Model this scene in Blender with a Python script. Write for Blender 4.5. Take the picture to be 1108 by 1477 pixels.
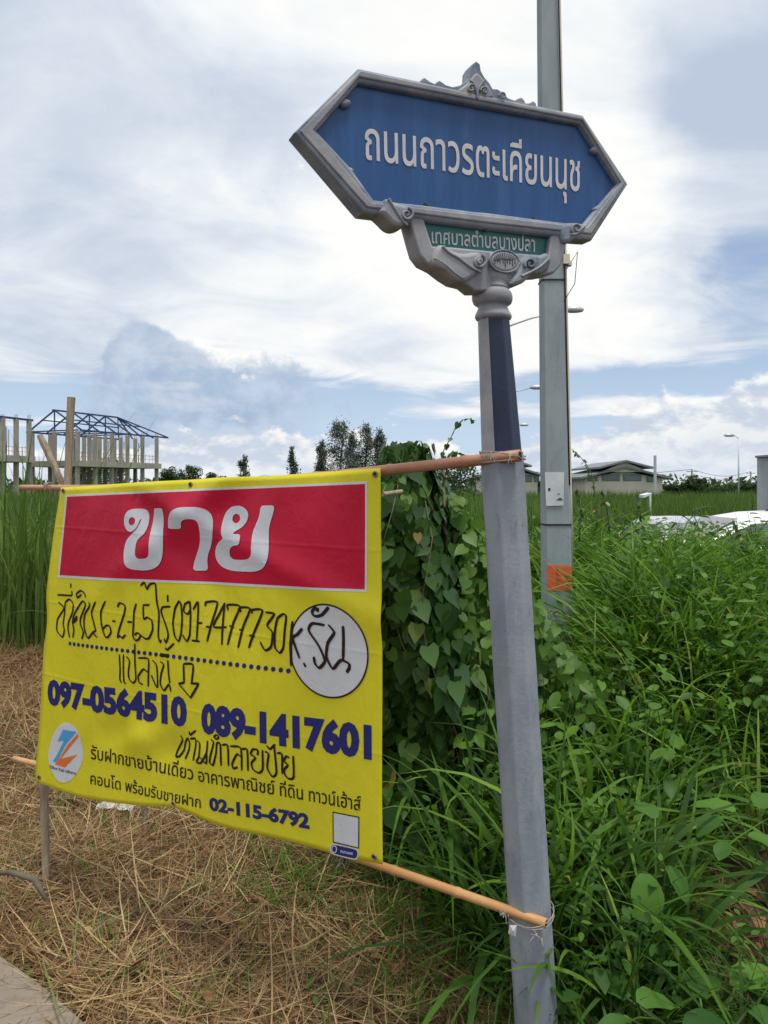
import bpy, bmesh, math, random
import numpy as np
from mathutils import Vector, Matrix
R = math.radians
sc = bpy.context.scene
for o in list(bpy.data.objects): bpy.data.objects.remove(o)
rng = np.random.default_rng(7); random.seed(7)
CAMH = 1.9; F = 1080.0; CX = 554.0; HY = 700.0

# ------------------------------------------------------------------ camera
cam = bpy.data.cameras.new('camera'); camo = bpy.data.objects.new('camera', cam)
sc.collection.objects.link(camo); sc.camera = camo
camo.location = (0, 0, CAMH); camo.rotation_euler = (R(90), 0, 0)
cam.sensor_fit = 'VERTICAL'; cam.sensor_height = 36; cam.lens = F/1477*36
cam.shift_y = -(738.5-HY)/1477; cam.clip_start = .05; cam.clip_end = 3000

# ------------------------------------------------------------------ view
sc.view_settings.view_transform = 'Standard'; sc.view_settings.look = 'None'
sc.view_settings.gamma = 1; sc.view_settings.exposure = 0.22
sc.view_settings.use_curve_mapping = False
sc.cycles.max_bounces = 6; sc.cycles.transparent_max_bounces = 8

# ------------------------------------------------------------------ sun
SUN = Vector((.16, -.20, .95)).normalized()
sl = bpy.data.lights.new('sun', 'SUN'); sl.energy = 2.6; sl.angle = R(14); sl.color = (1, .965, .91)
so = bpy.data.objects.new('sun', sl); sc.collection.objects.link(so)
so.rotation_euler = SUN.to_track_quat('Z', 'Y').to_euler()

# ------------------------------------------------------------------ node helper
class NT:
    def __init__(s, nt): s.nt = nt; s.n = nt.nodes; s.l = nt.links
    def put(s, sock, v):
        if isinstance(v, bpy.types.NodeSocket): s.l.new(v, sock)
        elif v is not None: sock.default_value = v
    def math(s, op, a, b=None, c=None, clamp=False):
        n = s.n.new('ShaderNodeMath'); n.operation = op; n.use_clamp = clamp
        s.put(n.inputs[0], a); s.put(n.inputs[1], b)
        if c is not None: s.put(n.inputs[2], c)
        return n.outputs[0]
    def mix(s, f, a, b, mode='MIX'):
        n = s.n.new('ShaderNodeMix'); n.data_type = 'RGBA'; n.blend_type = mode; n.clamp_factor = True
        s.put(n.inputs[0], f)
        for k, v in ((6, a), (7, b)):
            if isinstance(v, tuple): v = (*v[:3], 1)
            s.put(n.inputs[k], v)
        return n.outputs[2]
    def comb(s, x, y, z):
        n = s.n.new('ShaderNodeCombineXYZ')
        for k, v in enumerate((x, y, z)): s.put(n.inputs[k], v)
        return n.outputs[0]
    def noise(s, vec, scale, detail=4, rough=.55, dist=0, lac=2):
        n = s.n.new('ShaderNodeTexNoise'); n.inputs['Scale'].default_value = scale
        n.inputs['Detail'].default_value = detail; n.inputs['Roughness'].default_value = rough
        n.inputs['Distortion'].default_value = dist; n.inputs['Lacunarity'].default_value = lac
        if vec is not None: s.l.new(vec, n.inputs['Vector'])
        return n.outputs[0]
    def ss(s, v, a, b, lo=0., hi=1.):
        n = s.n.new('ShaderNodeMapRange'); n.interpolation_type = 'SMOOTHSTEP'
        s.put(n.inputs[0], v); s.put(n.inputs[1], a); s.put(n.inputs[2], b); s.put(n.inputs[3], lo); s.put(n.inputs[4], hi)
        return n.outputs[0]

# ------------------------------------------------------------------ world: Nishita sky under drifting cloud
world = bpy.data.worlds.new('World'); sc.world = world; world.use_nodes = True
W = NT(world.node_tree)
bg = W.n['Background']
sky = W.n.new('ShaderNodeTexSky'); sky.sky_type = 'NISHITA'; sky.sun_disc = False
sky.sun_elevation = math.asin(SUN.z); sky.sun_rotation = math.atan2(SUN.x, SUN.y)
sky.air_density = 1.0; sky.dust_density = .6; sky.ozone_density = 1.5
tc = W.n.new('ShaderNodeTexCoord'); d = tc.outputs['Generated']
sp = W.n.new('ShaderNodeSeparateXYZ'); W.l.new(d, sp.inputs[0])
dx, dy, dz = sp.outputs
az = W.math('ARCTAN2', dx, dy); el = W.math('ARCSINE', dz)
zz = W.math('ADD', W.math('MAXIMUM', dz, 0), .10)
plan = W.comb(W.math('DIVIDE', dx, zz), W.math('DIVIDE', dy, zz), 0)
ae = W.comb(az, el, 0)
wn = W.n.new('ShaderNodeTexNoise'); wn.inputs['Scale'].default_value = 9; wn.inputs['Detail'].default_value = 6
W.l.new(ae, wn.inputs['Vector'])
ws = W.n.new('ShaderNodeSeparateXYZ'); W.l.new(wn.outputs['Color'], ws.inputs[0])
def blob(px, py, rx, ry, amp=1., warp=.06, rot=0):
    a0 = math.atan((px-CX)/F); e0 = math.atan((HY-py)/F*math.cos(a0))
    u = W.math('ADD', W.math('SUBTRACT', az, a0), W.math('MULTIPLY', W.math('SUBTRACT', ws.outputs[0], .5), warp*2))
    v = W.math('ADD', W.math('SUBTRACT', el, e0), W.math('MULTIPLY', W.math('SUBTRACT', ws.outputs[1], .5), warp*1.4))
    c, s_ = math.cos(rot), math.sin(rot)
    u2 = W.math('ADD', W.math('MULTIPLY', u, c*F/rx), W.math('MULTIPLY', v, s_*F/rx))
    v2 = W.math('ADD', W.math('MULTIPLY', v, c*F/ry), W.math('MULTIPLY', u, -s_*F/ry))
    r2 = W.math('ADD', W.math('MULTIPLY', u2, u2), W.math('MULTIPLY', v2, v2))
    return W.math('MULTIPLY', W.math('EXPONENT', W.math('MULTIPLY', r2, -1)), amp)
def addup(l):
    r = l[0]
    for x in l[1:]: r = W.math('ADD', r, x)
    return r
K = 10.0   # colours below are for Background strength 0.1
def C10(r, g, b): return (r*K, g*K, b*K)
blue = W.mix(.6, sky.outputs[0], C10(.36, .47, .66))
blue = W.mix(W.ss(el, .0, .22), C10(.50, .62, .76), blue)
# high veil
vn = W.noise(plan, .50, 8, .55, .8)
vn2 = W.noise(plan, 1.6, 10, .6, .9)
cov = W.math('ADD', W.math('MULTIPLY', W.math('SUBTRACT', vn2, .5), 1.5), W.ss(el, .06, .17, -.1, 1.25))
cov = addup([cov, blob(1065, 385, 120, 95, -.85, .06), blob(1090, 480, 90, 40, -.5, .05), blob(1075, 110, 60, 70, -.35, .07), blob(330, 500, 130, 26, -.3), blob(260, 560, 260, 62, -.85, .05),
             blob(900, 548, 420, 26, -.9, .02), blob(620, 520, 90, 60, .5), blob(270, 582, 75, 13, 1.5, .02),
             blob(40, 605, 120, 14, .8, .02), blob(940, 585, 160, 9, .9, .012), blob(740, 590, 120, 10, .6, .015), blob(560, 585, 100, 18, -.3),
             blob(235, 557, 60, 5, 1.2, .012)])
covf = W.ss(cov, .12, .72)
sh = W.math('ADD', W.math('ADD', W.math('MULTIPLY', vn, .70), W.math('MULTIPLY', vn2, .30)), 0.)
sh = addup([sh, blob(1075, 150, 110, 110, -.26, .08), blob(250, 260, 200, 60, .06, .08), blob(620, 330, 260, 70, .05, .08), blob(150, 340, 160, 50, -.06, .08), blob(1060, 400, 130, 90, -.16, .06), blob(60, 110, 260, 150, -.08), blob(330, 200, 90, 120, -.05, .1), blob(420, 350, 120, 40, -.05, .1), blob(420, 90, 150, 70, -.03),
            blob(880, 450, 260, 120, .10), blob(560, 40, 260, 90, .06), blob(40, 440, 160, 120, -.04), blob(900, 190, 150, 260, .07)])
veilc = W.mix(W.ss(sh, .30, .56), C10(.44, .51, .63), C10(.72, .76, .80))
veilc = W.mix(W.ss(sh, .44, .66), veilc, C10(.92, .905, .86))
col = W.mix(covf, blue, veilc)
# low grey tower on the left
twn = W.noise(ae, 26, 8, .6, .2); cn0 = W.noise(W.comb(az, W.math('MULTIPLY', el, 2.2), .7), 9, 8, .6, .3)
tw = addup([blob(212, 548, 62, 80, 1., .06), blob(330, 590, 190, 62, .85, .07), blob(228, 494, 50, 18, .5, .03), blob(390, 530, 70, 26, .25, .05), W.math('MULTIPLY', W.math('SUBTRACT', twn, .5), 1.1)])
col = W.mix(W.math('MULTIPLY', W.ss(tw, .40, .70), .78), col, W.mix(W.ss(W.math('ADD', W.math('MULTIPLY', twn, .5), W.math('MULTIPLY', cn0, .5)), .38, .62), C10(.30, .40, .54), C10(.50, .57, .68)))
# cumulus near the horizon
ca = W.comb(W.math('MULTIPLY', az, 1.0), W.math('MULTIPLY', el, 1.7), .3)
cn = W.noise(ca, 11, 10, .58, .25)
ca2 = W.comb(W.math('ADD', az, .004), W.math('ADD', W.math('MULTIPLY', el, 1.7), .022), .3)
cnu = W.noise(ca2, 11, 10, .58, .25)
prof = addup([W.ss(el, .0, .085, .55, -.12), blob(1020, 612, 95, 50, .62, .035), blob(1110, 640, 90, 40, .5, .03), blob(350, 650, 130, 30, .42, .03),
              blob(880, 650, 110, 38, .35, .03), blob(400, 585, 60, 80, .16, .03), blob(320, 530, 80, 30, .22, .03), blob(590, 640, 90, 26, .2), blob(560,606,25,10,.2,.01)])
cd = W.math('ADD', W.math('MULTIPLY', W.math('SUBTRACT', cn, .5), 1.6), prof)
cf = W.ss(cd, .18, .34)
lit = W.math('ADD', W.math('MULTIPLY', W.math('SUBTRACT', cn, cnu), 3.4), .52)
cumc = W.mix(W.ss(lit, .2, .9), C10(.50, .565, .66), C10(.88, .865, .83))
cumc = W.mix(W.ss(cd, .35, 1.15, 0, .6), cumc, C10(.60, .655, .72))
col = W.mix(W.math('MULTIPLY', cf, .93), col, cumc)
col = W.mix(W.ss(el, 0, .045, .55, 0), col, C10(.66, .72, .79))
col = W.mix(W.ss(el, -.06, -.005, 1, 0), col, C10(.12, .13, .10))
W.l.new(col, bg.inputs[0]); bg.inputs[1].default_value = .1
world.cycles.sampling_method = 'MANUAL'; world.cycles.sample_map_resolution = 512

# ------------------------------------------------------------------ materials
def material(name, base, base2=None, rough=.7, scale=8, bump=0., bscale=60, metal=0, spec=.3, stain=None, stretch=(1, 1, 1), trans=0, lo=.35, hi=.65):
    m = bpy.data.materials.new(name); m.use_nodes = True; t = NT(m.node_tree)
    b = t.n['Principled BSDF']; b.inputs['Roughness'].default_value = rough; b.inputs['Metallic'].default_value = metal
    b.inputs['Specular IOR Level'].default_value = spec
    g = t.n.new('ShaderNodeTexCoord').outputs['Object']
    mp = t.n.new('ShaderNodeMapping'); mp.inputs['Scale'].default_value = stretch; t.l.new(g, mp.inputs[0]); g2 = mp.outputs[0]
    c = (*base, 1)
    if base2 is not None:
        c = t.mix(t.ss(t.noise(g2, scale, 8, .62), lo, hi), base, base2)
    if stain is not None:
        sc_, col_, a, bb, amt = stain
        c = t.mix(t.ss(t.noise(g2, sc_, 7, .7, .4), a, bb, 0, amt), c, col_)
    t.put(b.inputs['Base Color'], c)
    if bump:
        bn = t.n.new('ShaderNodeBump'); bn.inputs['Strength'].default_value = bump; bn.inputs['Distance'].default_value = .004
        t.l.new(t.noise(g, bscale, 8, .65), bn.inputs['Height']); t.l.new(bn.outputs[0], b.inputs['Normal'])
    if trans:
        tr = t.n.new('ShaderNodeBsdfTranslucent'); t.put(tr.inputs[0], c)
        mx = t.n.new('ShaderNodeMixShader'); mx.inputs[0].default_value = trans
        t.l.new(b.outputs[0], mx.inputs[1]); t.l.new(tr.outputs[0], mx.inputs[2])
        t.l.new(mx.outputs[0], t.n['Material Output'].inputs[0])
    return m
def leafmat(name, stops, rough=.5, trans=.35, spec=.16):
    """colour by the per-leaf attribute 'tint' """
    m = bpy.data.materials.new(name); m.use_nodes = True; t = NT(m.node_tree)
    b = t.n['Principled BSDF']; b.inputs['Roughness'].default_value = rough; b.inputs['Specular IOR Level'].default_value = spec
    a = t.n.new('ShaderNodeAttribute'); a.attribute_name = 'tint'
    oi = t.n.new('ShaderNodeObjectInfo')
    v = t.math('FRACT', t.math('ADD', a.outputs['Fac'], t.math('MULTIPLY', oi.outputs['Random'], 1.0 if name.startswith('single') else 0.0)))
    r = t.n.new('ShaderNodeValToRGB'); cr = r.color_ramp
    while len(cr.elements) > 1: cr.elements.remove(cr.elements[0])
    cr.elements[0].position = stops[0][0]; cr.elements[0].color = (*stops[0][1], 1)
    for p, c in stops[1:]:
        e = cr.elements.new(p); e.color = (*c, 1)
    t.l.new(v, r.inputs[0])
    g = t.n.new('ShaderNodeTexCoord').outputs['Object']
    c = t.mix(t.ss(t.noise(g, 45, 3), .3, .7, 0, .35), r.outputs[0], (.75, .8, .6), 'MULTIPLY')
    t.l.new(c, b.inputs['Base Color'])
    tr = t.n.new('ShaderNodeBsdfTranslucent'); t.l.new(t.mix(.6, c, (1.5, 1.6, .6), 'MULTIPLY'), tr.inputs[0])
    mx = t.n.new('ShaderNodeMixShader'); mx.inputs[0].default_value = trans
    t.l.new(b.outputs[0], mx.inputs[1]); t.l.new(tr.outputs[0], mx.inputs[2]); t.l.new(mx.outputs[0], t.n['Material Output'].inputs[0])
    return m
M = {}
M['concrete'] = material('weathered_concrete', (.33, .31, .315), (.43, .41, .41), .85, 6, .35, 70, stain=(9, (.16, .165, .18), .52, .72, .75), stretch=(1, 1, .35))
M['conc_blue'] = material('pale_blue_grey_paint', (.205, .238, .285), (.285, .31, .345), .75, 7, .4, 60, stain=(11, (.12, .135, .16), .54, .74, .6), stretch=(1.2, 1.2, .5))
M['mould'] = material('grey_blue_moulding_paint', (.155, .19, .245), (.27, .295, .325), .6, 9, .3, 50, stain=(14, (.075, .10, .17), .50, .72, .8))
M['mould_hi'] = material('pinkish_grey_moulding_paint', (.235, .245, .275), (.33, .335, .35), .62, 9, .3, 50, stain=(12, (.14, .17, .25), .55, .78, .65))
M['navy'] = material('dark_navy_paint', (.007, .015, .040), (.011, .024, .062), .42, 8, .25, 70, spec=.4, stain=(16, (.05, .075, .13), .62, .80, .5), stretch=(1, 1, .5))
M['signblue'] = material('blue_enamel', (.010, .066, .205), (.012, .080, .245), .4, 3, .05, 30, spec=.4, stain=(3, (.045, .11, .25), .48, .72, .7), stretch=(6, 6, .6))
M['signgreen'] = material('green_enamel', (.008, .115, .105), (.012, .15, .135), .4, 3, 0, spec=.4)
M['signwhite'] = material('white_sign_lettering', (.50, .49, .50), (.58, .57, .58), .5, 20)
M['carve'] = material('dark_carving_and_screws', (.03, .035, .05), (.08, .09, .11), .8, 20)  # near-black tone for the emblem carving strokes and the panel screws
M['pole'] = material('grey_green_concrete', (.25, .295, .32), (.31, .35, .37), .85, 5, .3, 60, stain=(6, (.15, .19, .20), .5, .75, .6), stretch=(1, 1, .3))
M['orange'] = material('orange_reflective_paint', (.60, .11, .045), (.70, .15, .06), .6, 12, .1)
M['paper'] = material('weathered_paper', (.52, .55, .58), (.62, .64, .66), .7, 6)
M['cable'] = material('black_cable', (.02, .02, .02), None, .6)
M['conduit'] = material('pale_plastic_conduit', (.60, .55, .42), (.68, .63, .50), .6, 6)
M['rust'] = material('rusty_wire', (.20, .13, .09), (.33, .26, .20), .7, 30, metal=.4)
M['bamboo'] = material('dry_bamboo', (.36, .165, .10), (.46, .24, .14), .5, 5, .15, 40, spec=.4, stain=(14, (.30, .13, .07), .55, .75, .6), stretch=(1, 1, 1))
M['bamboo2'] = material('yellow_dry_bamboo', (.45, .23, .08), (.55, .31, .13), .5, 5, .15, 40, spec=.4, stain=(14, (.32, .16, .07), .55, .75, .6))
M['hollow'] = material('painted_hollow_shade', (.03, .02, .012), None, .9)  # dark colour stands in for shade inside the cane end and eyelets
M['wood'] = material('grey_weathered_wood', (.24, .18, .125), (.36, .29, .21), .85, 10, .5, 60, stain=(9, (.10, .075, .05), .55, .75, .7), stretch=(6, 6, .5))
M['metal'] = material('galvanised_metal', (.42, .44, .46), (.52, .54, .55), .45, 12, metal=.3)
M['steelblue'] = material('blue_painted_steel', (.025, .045, .13), (.035, .06, .17), .5, 3)
M['cement'] = material('raw_cement', (.27, .25, .215), (.35, .325, .28), .9, .6, 0)
M['brick'] = material('bare_red_brick_wall', (.26, .13, .08), (.32, .18, .12), .9, 1.5)
M['wallcream'] = material('cream_wall', (.52, .49, .42), (.60, .57, .50), .8, .5)
M['roofgrey'] = material('grey_roof_sheet', (.15, .165, .18), (.20, .215, .23), .6, .6)
M['glassdark'] = material('dark_window_glass', (.10, .13, .15), (.14, .17, .19), .15, 1, spec=.6)
M['corr'] = material('grey_ribbed_sheet', (.26, .29, .31), (.31, .34, .36), .6, 1)
M['carwhite'] = material('white_car_paint', (.78, .78, .79), None, .22, spec=.6)
M['carsilver'] = material('silver_car_paint', (.50, .52, .55), None, .25, metal=.3, spec=.6)
M['carglass'] = material('tinted_car_glass', (.11, .115, .14), None, .06, spec=.9)
M['tyre'] = material('tyre_rubber', (.02, .02, .02), None, .8)
M['lampred'] = material('red_lamp_plastic', (.45, .02, .02), None, .2)
M['soil'] = material('brown_soil', (.10, .065, .040), (.19, .125, .075), .95, 3, .8, 12)
M['asphalt'] = material('asphalt', (.05, .05, .052), (.07, .07, .07), .9, 6, .3)
M['kerbc'] = material('dusty_concrete_slab', (.17, .14, .11), (.24, .20, .16), .9, 5, .5, 45, stain=(7, (.13, .10, .075), .5, .7, .7))
M['fieldgrass'] = material('field_green', (.055, .085, .028), (.10, .135, .045), .95, .25, 0)
M['bark'] = material('grey_bark', (.10, .085, .065), (.16, .135, .10), .9, 6)
M['bag'] = material('white_plastic_bag', (.62, .62, .60), (.72, .72, .70), .45, 10, trans=.25)
G1 = [(0, (.020, .050, .010)), (.3, (.050, .118, .018)), (.6, (.105, .215, .028)), (.85, (.21, .35, .05)), (.97, (.28, .30, .08)), (1, (.42, .36, .16))]
M['grass'] = leafmat('arching_grass', G1, .55)
M['weed'] = leafmat('broadleaf_weed', [(0, (.022, .060, .012)), (.4, (.055, .130, .020)), (.75, (.115, .23, .030)), (.97, (.15, .26, .05)), (1, (.3, .3, .08))], .45, .3)
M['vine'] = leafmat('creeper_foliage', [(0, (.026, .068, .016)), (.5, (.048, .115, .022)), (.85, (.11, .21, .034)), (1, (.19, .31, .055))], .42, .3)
M['vine1'] = leafmat('single_creeper_leaf', [(0, (.030, .080, .024)), (.6, (.046, .115, .030)), (.86, (.075, .165, .035)), (.94, (.14, .24, .05)), (.975, (.34, .31, .06)), (1, (.22, .13, .05))], .40, .28, .45)
M['tallgrass'] = leafmat('tall_field_grass', [(0, (.030, .062, .018)), (.5, (.085, .150, .034)), (.9, (.17, .245, .06)), (1, (.30, .30, .12))], .55)
M['straw'] = leafmat('dry_cut_straw', [(0, (.050, .028, .016)), (.35, (.17, .092, .046)), (.62, (.31, .195, .095)), (.82, (.52, .39, .21)), (.86, (.12, .17, .05)), (.97, (.17, .22, .07)), (1, (.62, .52, .34))], .7, .15, .2)
M['dead'] = leafmat('single_dead_leaf', [(0, (.20, .10, .05)), (.5, (.34, .18, .09)), (.85, (.44, .28, .13)), (1, (.52, .38, .14))], .7, .15, .2)
M['treeleaf'] = leafmat('distant_tree_leaf', [(0, (.030, .055, .025)), (.6, (.050, .085, .035)), (1, (.085, .13, .045))], .6, .2)
M['casua'] = leafmat('grey_green_needles', [(0, (.065, .085, .070)), (.6, (.10, .12, .095)), (1, (.14, .16, .12))], .6, .2)
M['stalk'] = material('green_stalk', (.07, .12, .03), (.11, .16, .05), .6, 9)
def scuff(m, col_, scale, stretch, a, b_, amt):
    t = NT(m.node_tree); p = t.n['Principled BSDF']; src = p.inputs['Base Color'].links[0].from_socket
    g = t.n.new('ShaderNodeTexCoord').outputs['Object']; mp = t.n.new('ShaderNodeMapping'); mp.inputs['Scale'].default_value = stretch; t.l.new(g, mp.inputs[0])
    t.l.new(t.mix(t.ss(t.noise(mp.outputs[0], scale, 9, .75, .3), a, b_, 0, amt), src, col_), p.inputs['Base Color'])
scuff(M['conc_blue'], (.06, .07, .09), 22, (1.5, 1.5, .35), .60, .70, .75)
scuff(M['conc_blue'], (.36, .37, .39), 30, (2.5, 2.5, .12), .58, .72, .5)
scuff(M['mould'], (.40, .42, .43), 26, (1, 1, 1), .58, .68, .6)
scuff(M['mould_hi'], (.10, .13, .19), 30, (1, 1, .6), .60, .70, .6)
scuff(M['navy'], (.16, .19, .24), 34, (1, 1, .4), .66, .74, .6)
scuff(M['pole'], (.34, .36, .36), 20, (1, 1, .15), .58, .74, .5)
# vinyl
def vinyl(name, c, rough=.36, noisy=.12):
    m = bpy.data.materials.new(name); m.use_nodes = True; t = NT(m.node_tree)
    b = t.n['Principled BSDF']; b.inputs['Roughness'].default_value = rough; b.inputs['Specular IOR Level'].default_value = .35
    g = t.n.new('ShaderNodeTexCoord').outputs['Object']
    cc = t.mix(t.ss(t.noise(g, 4, 6, .6), .35, .75, 0, noisy), c, tuple(x*.72 for x in c))
    t.put(b.inputs['Base Color'], cc)
    bn = t.n.new('ShaderNodeBump'); bn.inputs['Strength'].default_value = .5; bn.inputs['Distance'].default_value = .014
    mp = t.n.new('ShaderNodeMapping'); mp.inputs['Rotation'].default_value = (0, R(35), 0); mp.inputs['Scale'].default_value = (3.2, 1, .8); t.l.new(g, mp.inputs[0])
    sz = t.n.new('ShaderNodeSeparateXYZ'); t.l.new(g, sz.inputs[0]); hgt = t.noise(mp.outputs[0], 3.2, 4, .5, .8)
    for zc_ in (1.03, 1.36, 1.70): hgt = t.math('ADD', hgt, t.ss(t.math('ABSOLUTE', t.math('SUBTRACT', t.math('ADD', sz.outputs[2], t.math('MULTIPLY', sz.outputs[0], .02)), zc_)), 0, .012, .09, 0))
    hgt = t.math('ADD', hgt, t.math('MULTIPLY', t.noise(g, 11, 4, .6, 1.6), .30))
    t.l.new(hgt, bn.inputs['Height']); t.l.new(bn.outputs[0], b.inputs['Normal'])
    tr = t.n.new('ShaderNodeBsdfTranslucent'); t.put(tr.inputs[0], cc)
    mx = t.n.new('ShaderNodeMixShader'); mx.inputs[0].default_value = .22
    t.l.new(b.outputs[0], mx.inputs[1]); t.l.new(tr.outputs[0], mx.inputs[2]); t.l.new(mx.outputs[0], t.n['Material Output'].inputs[0])
    return m
M['v_yellow'] = vinyl('yellow_vinyl', (.80, .735, .03), noisy=.2)
M['v_red'] = vinyl('crimson_vinyl_print', (.62, .008, .045))
M['v_white'] = vinyl('white_vinyl_print', (.74, .76, .82), noisy=.05)
M['v_navy'] = vinyl('navy_vinyl_print', (.025, .03, .20), noisy=.05)
M['v_black'] = vinyl('dark_brown_print', (.035, .022, .012), noisy=.05)
M['ink'] = vinyl('black_marker_ink', (.022, .010, .008), .5, 0)
M['v_sky'] = vinyl('light_blue_print', (.10, .42, .78), noisy=.05)
M['v_orange'] = vinyl('orange_print', (.85, .22, .05), noisy=.05)
M['v_shadow'] = vinyl('dark_red_print_shadow', (.20, .005, .02), noisy=0)

# ------------------------------------------------------------------ object helpers
COL = sc.collection
def tag(o, label=None, cat=None, group=None, kind=None):
    if label: o['label'] = label
    if cat: o['category'] = cat
    if group: o['group'] = group
    if kind: o['kind'] = kind
    return o
def empty(name, loc, label, cat, group=None, rz=0):
    o = bpy.data.objects.new(name, None); COL.objects.link(o); o.location = loc; o.rotation_euler = (0, 0, rz); o.empty_display_size = .1
    return tag(o, label, cat, group)
def wloc(p):
    v = Vector((0, 0, 0))
    while p is not None: v = v + p.location; p = p.parent
    return v
def link(name, me, parent=None, smooth=False, mats=None):
    o = bpy.data.objects.new(name, me); COL.objects.link(o)
    if parent: o.parent = parent
    if mats:
        for m in (mats if isinstance(mats, (list, tuple)) else [mats]): me.materials.append(m)
    if smooth: me.shade_smooth()
    return o
def obj(name, verts, faces, mat, parent=None, smooth=False, world=True, midx=None):
    """verts in world space unless world=False; parts keep their thing's origin"""
    off = wloc(parent) if (parent and world) else Vector((0, 0, 0))
    me = bpy.data.meshes.new(name)
    me.from_pydata([tuple(Vector(v)-off) for v in verts], [], faces); me.update()
    o = link(name, me, parent, smooth, mat)
    if midx is not None: me.polygons.foreach_set('material_index', midx)
    return o
class B:
    """collects boxes, tubes and so on"""
    def __init__(s): s.v = []; s.f = []
    def add(s, v, f):
        k = len(s.v); s.v += [Vector(x) for x in v]; s.f += [tuple(i+k for i in q) for q in f]; return s
    def box(s, c, d, rz=0, bev=0):
        x, y, z = [q/2 for q in d]; co, si = math.cos(rz), math.sin(rz)
        P = [(a*x, b*y, e*z) for e in (-1, 1) for a, b in ((-1, -1), (1, -1), (1, 1), (-1, 1))]
        P = [(c[0]+p[0]*co-p[1]*si, c[1]+p[0]*si+p[1]*co, c[2]+p[2]) for p in P]
        return s.add(P, [(0, 3, 2, 1), (4, 5, 6, 7), (0, 1, 5, 4), (1, 2, 6, 5), (2, 3, 7, 6), (3, 0, 4, 7)])
    def tube(s, pts, r, n=8, cap=True):
        pts = [Vector(p) for p in pts]; rr = r if isinstance(r, (list, tuple)) else [r]*len(pts)
        V = []; Fc = []; up = None
        for i, p in enumerate(pts):
            t = (pts[min(i+1, len(pts)-1)]-pts[max(i-1, 0)]).normalized()
            if up is None: up = Vector((0, 0, 1)) if abs(t.z) < .9 else Vector((0, 1, 0))
            a = t.cross(up)
            if a.length < 1e-4: a = t.cross(Vector((1, 0, 0)))
            a.normalize(); b = a.cross(t).normalized(); up = b
            for k in range(n):
                an = 2*math.pi*k/n; V.append(p+(a*math.cos(an)+b*math.sin(an))*rr[i])
        for i in range(len(pts)-1):
            for k in range(n):
                k2 = (k+1) % n; Fc.append((i*n+k, i*n+k2, (i+1)*n+k2, (i+1)*n+k))
        if cap: Fc.append(tuple(range(n))[::-1]); Fc.append(tuple((len(pts)-1)*n+k for k in range(n)))
        return s.add(V, Fc)
    def bar(s, a, b, w, h=None):
        """square bar between two points"""
        a, b = Vector(a), Vector(b); h = h or w; t = (b-a).normalized()
        u = t.cross(Vector((0, 0, 1)))
        if u.length < 1e-3: u = Vector((1, 0, 0))
        u.normalize(); v = u.cross(t).normalized()
        P = [q+u*i*w/2+v*j*h/2 for q in (a, b) for i, j in ((-1, -1), (1, -1), (1, 1), (-1, 1))]
        return s.add(P, [(0, 3, 2, 1), (4, 5, 6, 7), (0, 1, 5, 4), (1, 2, 6, 5), (2, 3, 7, 6), (3, 0, 4, 7)])
    def build(s, name, mat, parent=None, smooth=False): return obj(name, s.v, s.f, mat, parent, smooth)
def lathe(profile, n=40):
    """profile: list of (centre Vector, radius)"""
    v = []; f = []
    for c, r in profile:
        for k in range(n):
            a = 2*math.pi*k/n; v.append(Vector(c)+Vector((math.cos(a)*r, math.sin(a)*r, 0)))
    for i in range(len(profile)-1):
        for k in range(n):
            k2 = (k+1) % n; f.append((i*n+k, i*n+k2, (i+1)*n+k2, (i+1)*n+k))
    f.append(tuple(range(n))[::-1]); f.append(tuple((len(profile)-1)*n+k for k in range(n)))
    return v, f
def at(px, py, D): return Vector(((px-CX)/F*D, D, CAMH-(py-HY)/F*D))
def chaikin(p, it=2, closed=True):
    p = [Vector((q[0], q[1])) for q in p]
    for _ in range(it):
        q = []
        n = len(p)
        rng_ = range(n) if closed else range(n-1)
        if not closed: q.append(p[0])
        for i in rng_:
            a, b = p[i], p[(i+1) % n]; q += [a*.75+b*.25, a*.25+b*.75]
        if not closed: q.append(p[-1])
        p = q
    return p
def area(p): return sum(p[i][0]*p[(i+1) % len(p)][1]-p[(i+1) % len(p)][0]*p[i][1] for i in range(len(p)))/2
_dg = None
def curve_mesh(loops, ext=0, bevel=0, res=2, offset=None):
    cu = bpy.data.curves.new('outline', 'CURVE'); cu.dimensions = '2D'; cu.fill_mode = 'BOTH'
    cu.extrude = ext; cu.bevel_depth = bevel; cu.bevel_resolution = res; cu.offset = -bevel if offset is None else offset
    for k, lp in enumerate(loops):
        lp = [Vector((q[0], q[1])) for q in lp]
        if (area(lp) > 0) != (k == 0): lp = lp[::-1]
        s = cu.splines.new('POLY'); s.points.add(len(lp)-1); s.use_cyclic_u = True
        for i, q in enumerate(lp): s.points[i].co = (q.x, q.y, 0, 1)
    return bake_curve(cu)
def bake_curve(cu):
    o = bpy.data.objects.new('outline', cu); COL.objects.link(o)
    bpy.context.view_layer.update()
    dg = bpy.context.evaluated_depsgraph_get()
    me = bpy.data.meshes.new_from_object(o.evaluated_get(dg))
    v = [x.co.copy() for x in me.vertices]; f = [tuple(p.vertices) for p in me.polygons]
    bpy.data.meshes.remove(me); bpy.data.objects.remove(o); bpy.data.curves.remove(cu)
    return v, f
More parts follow.
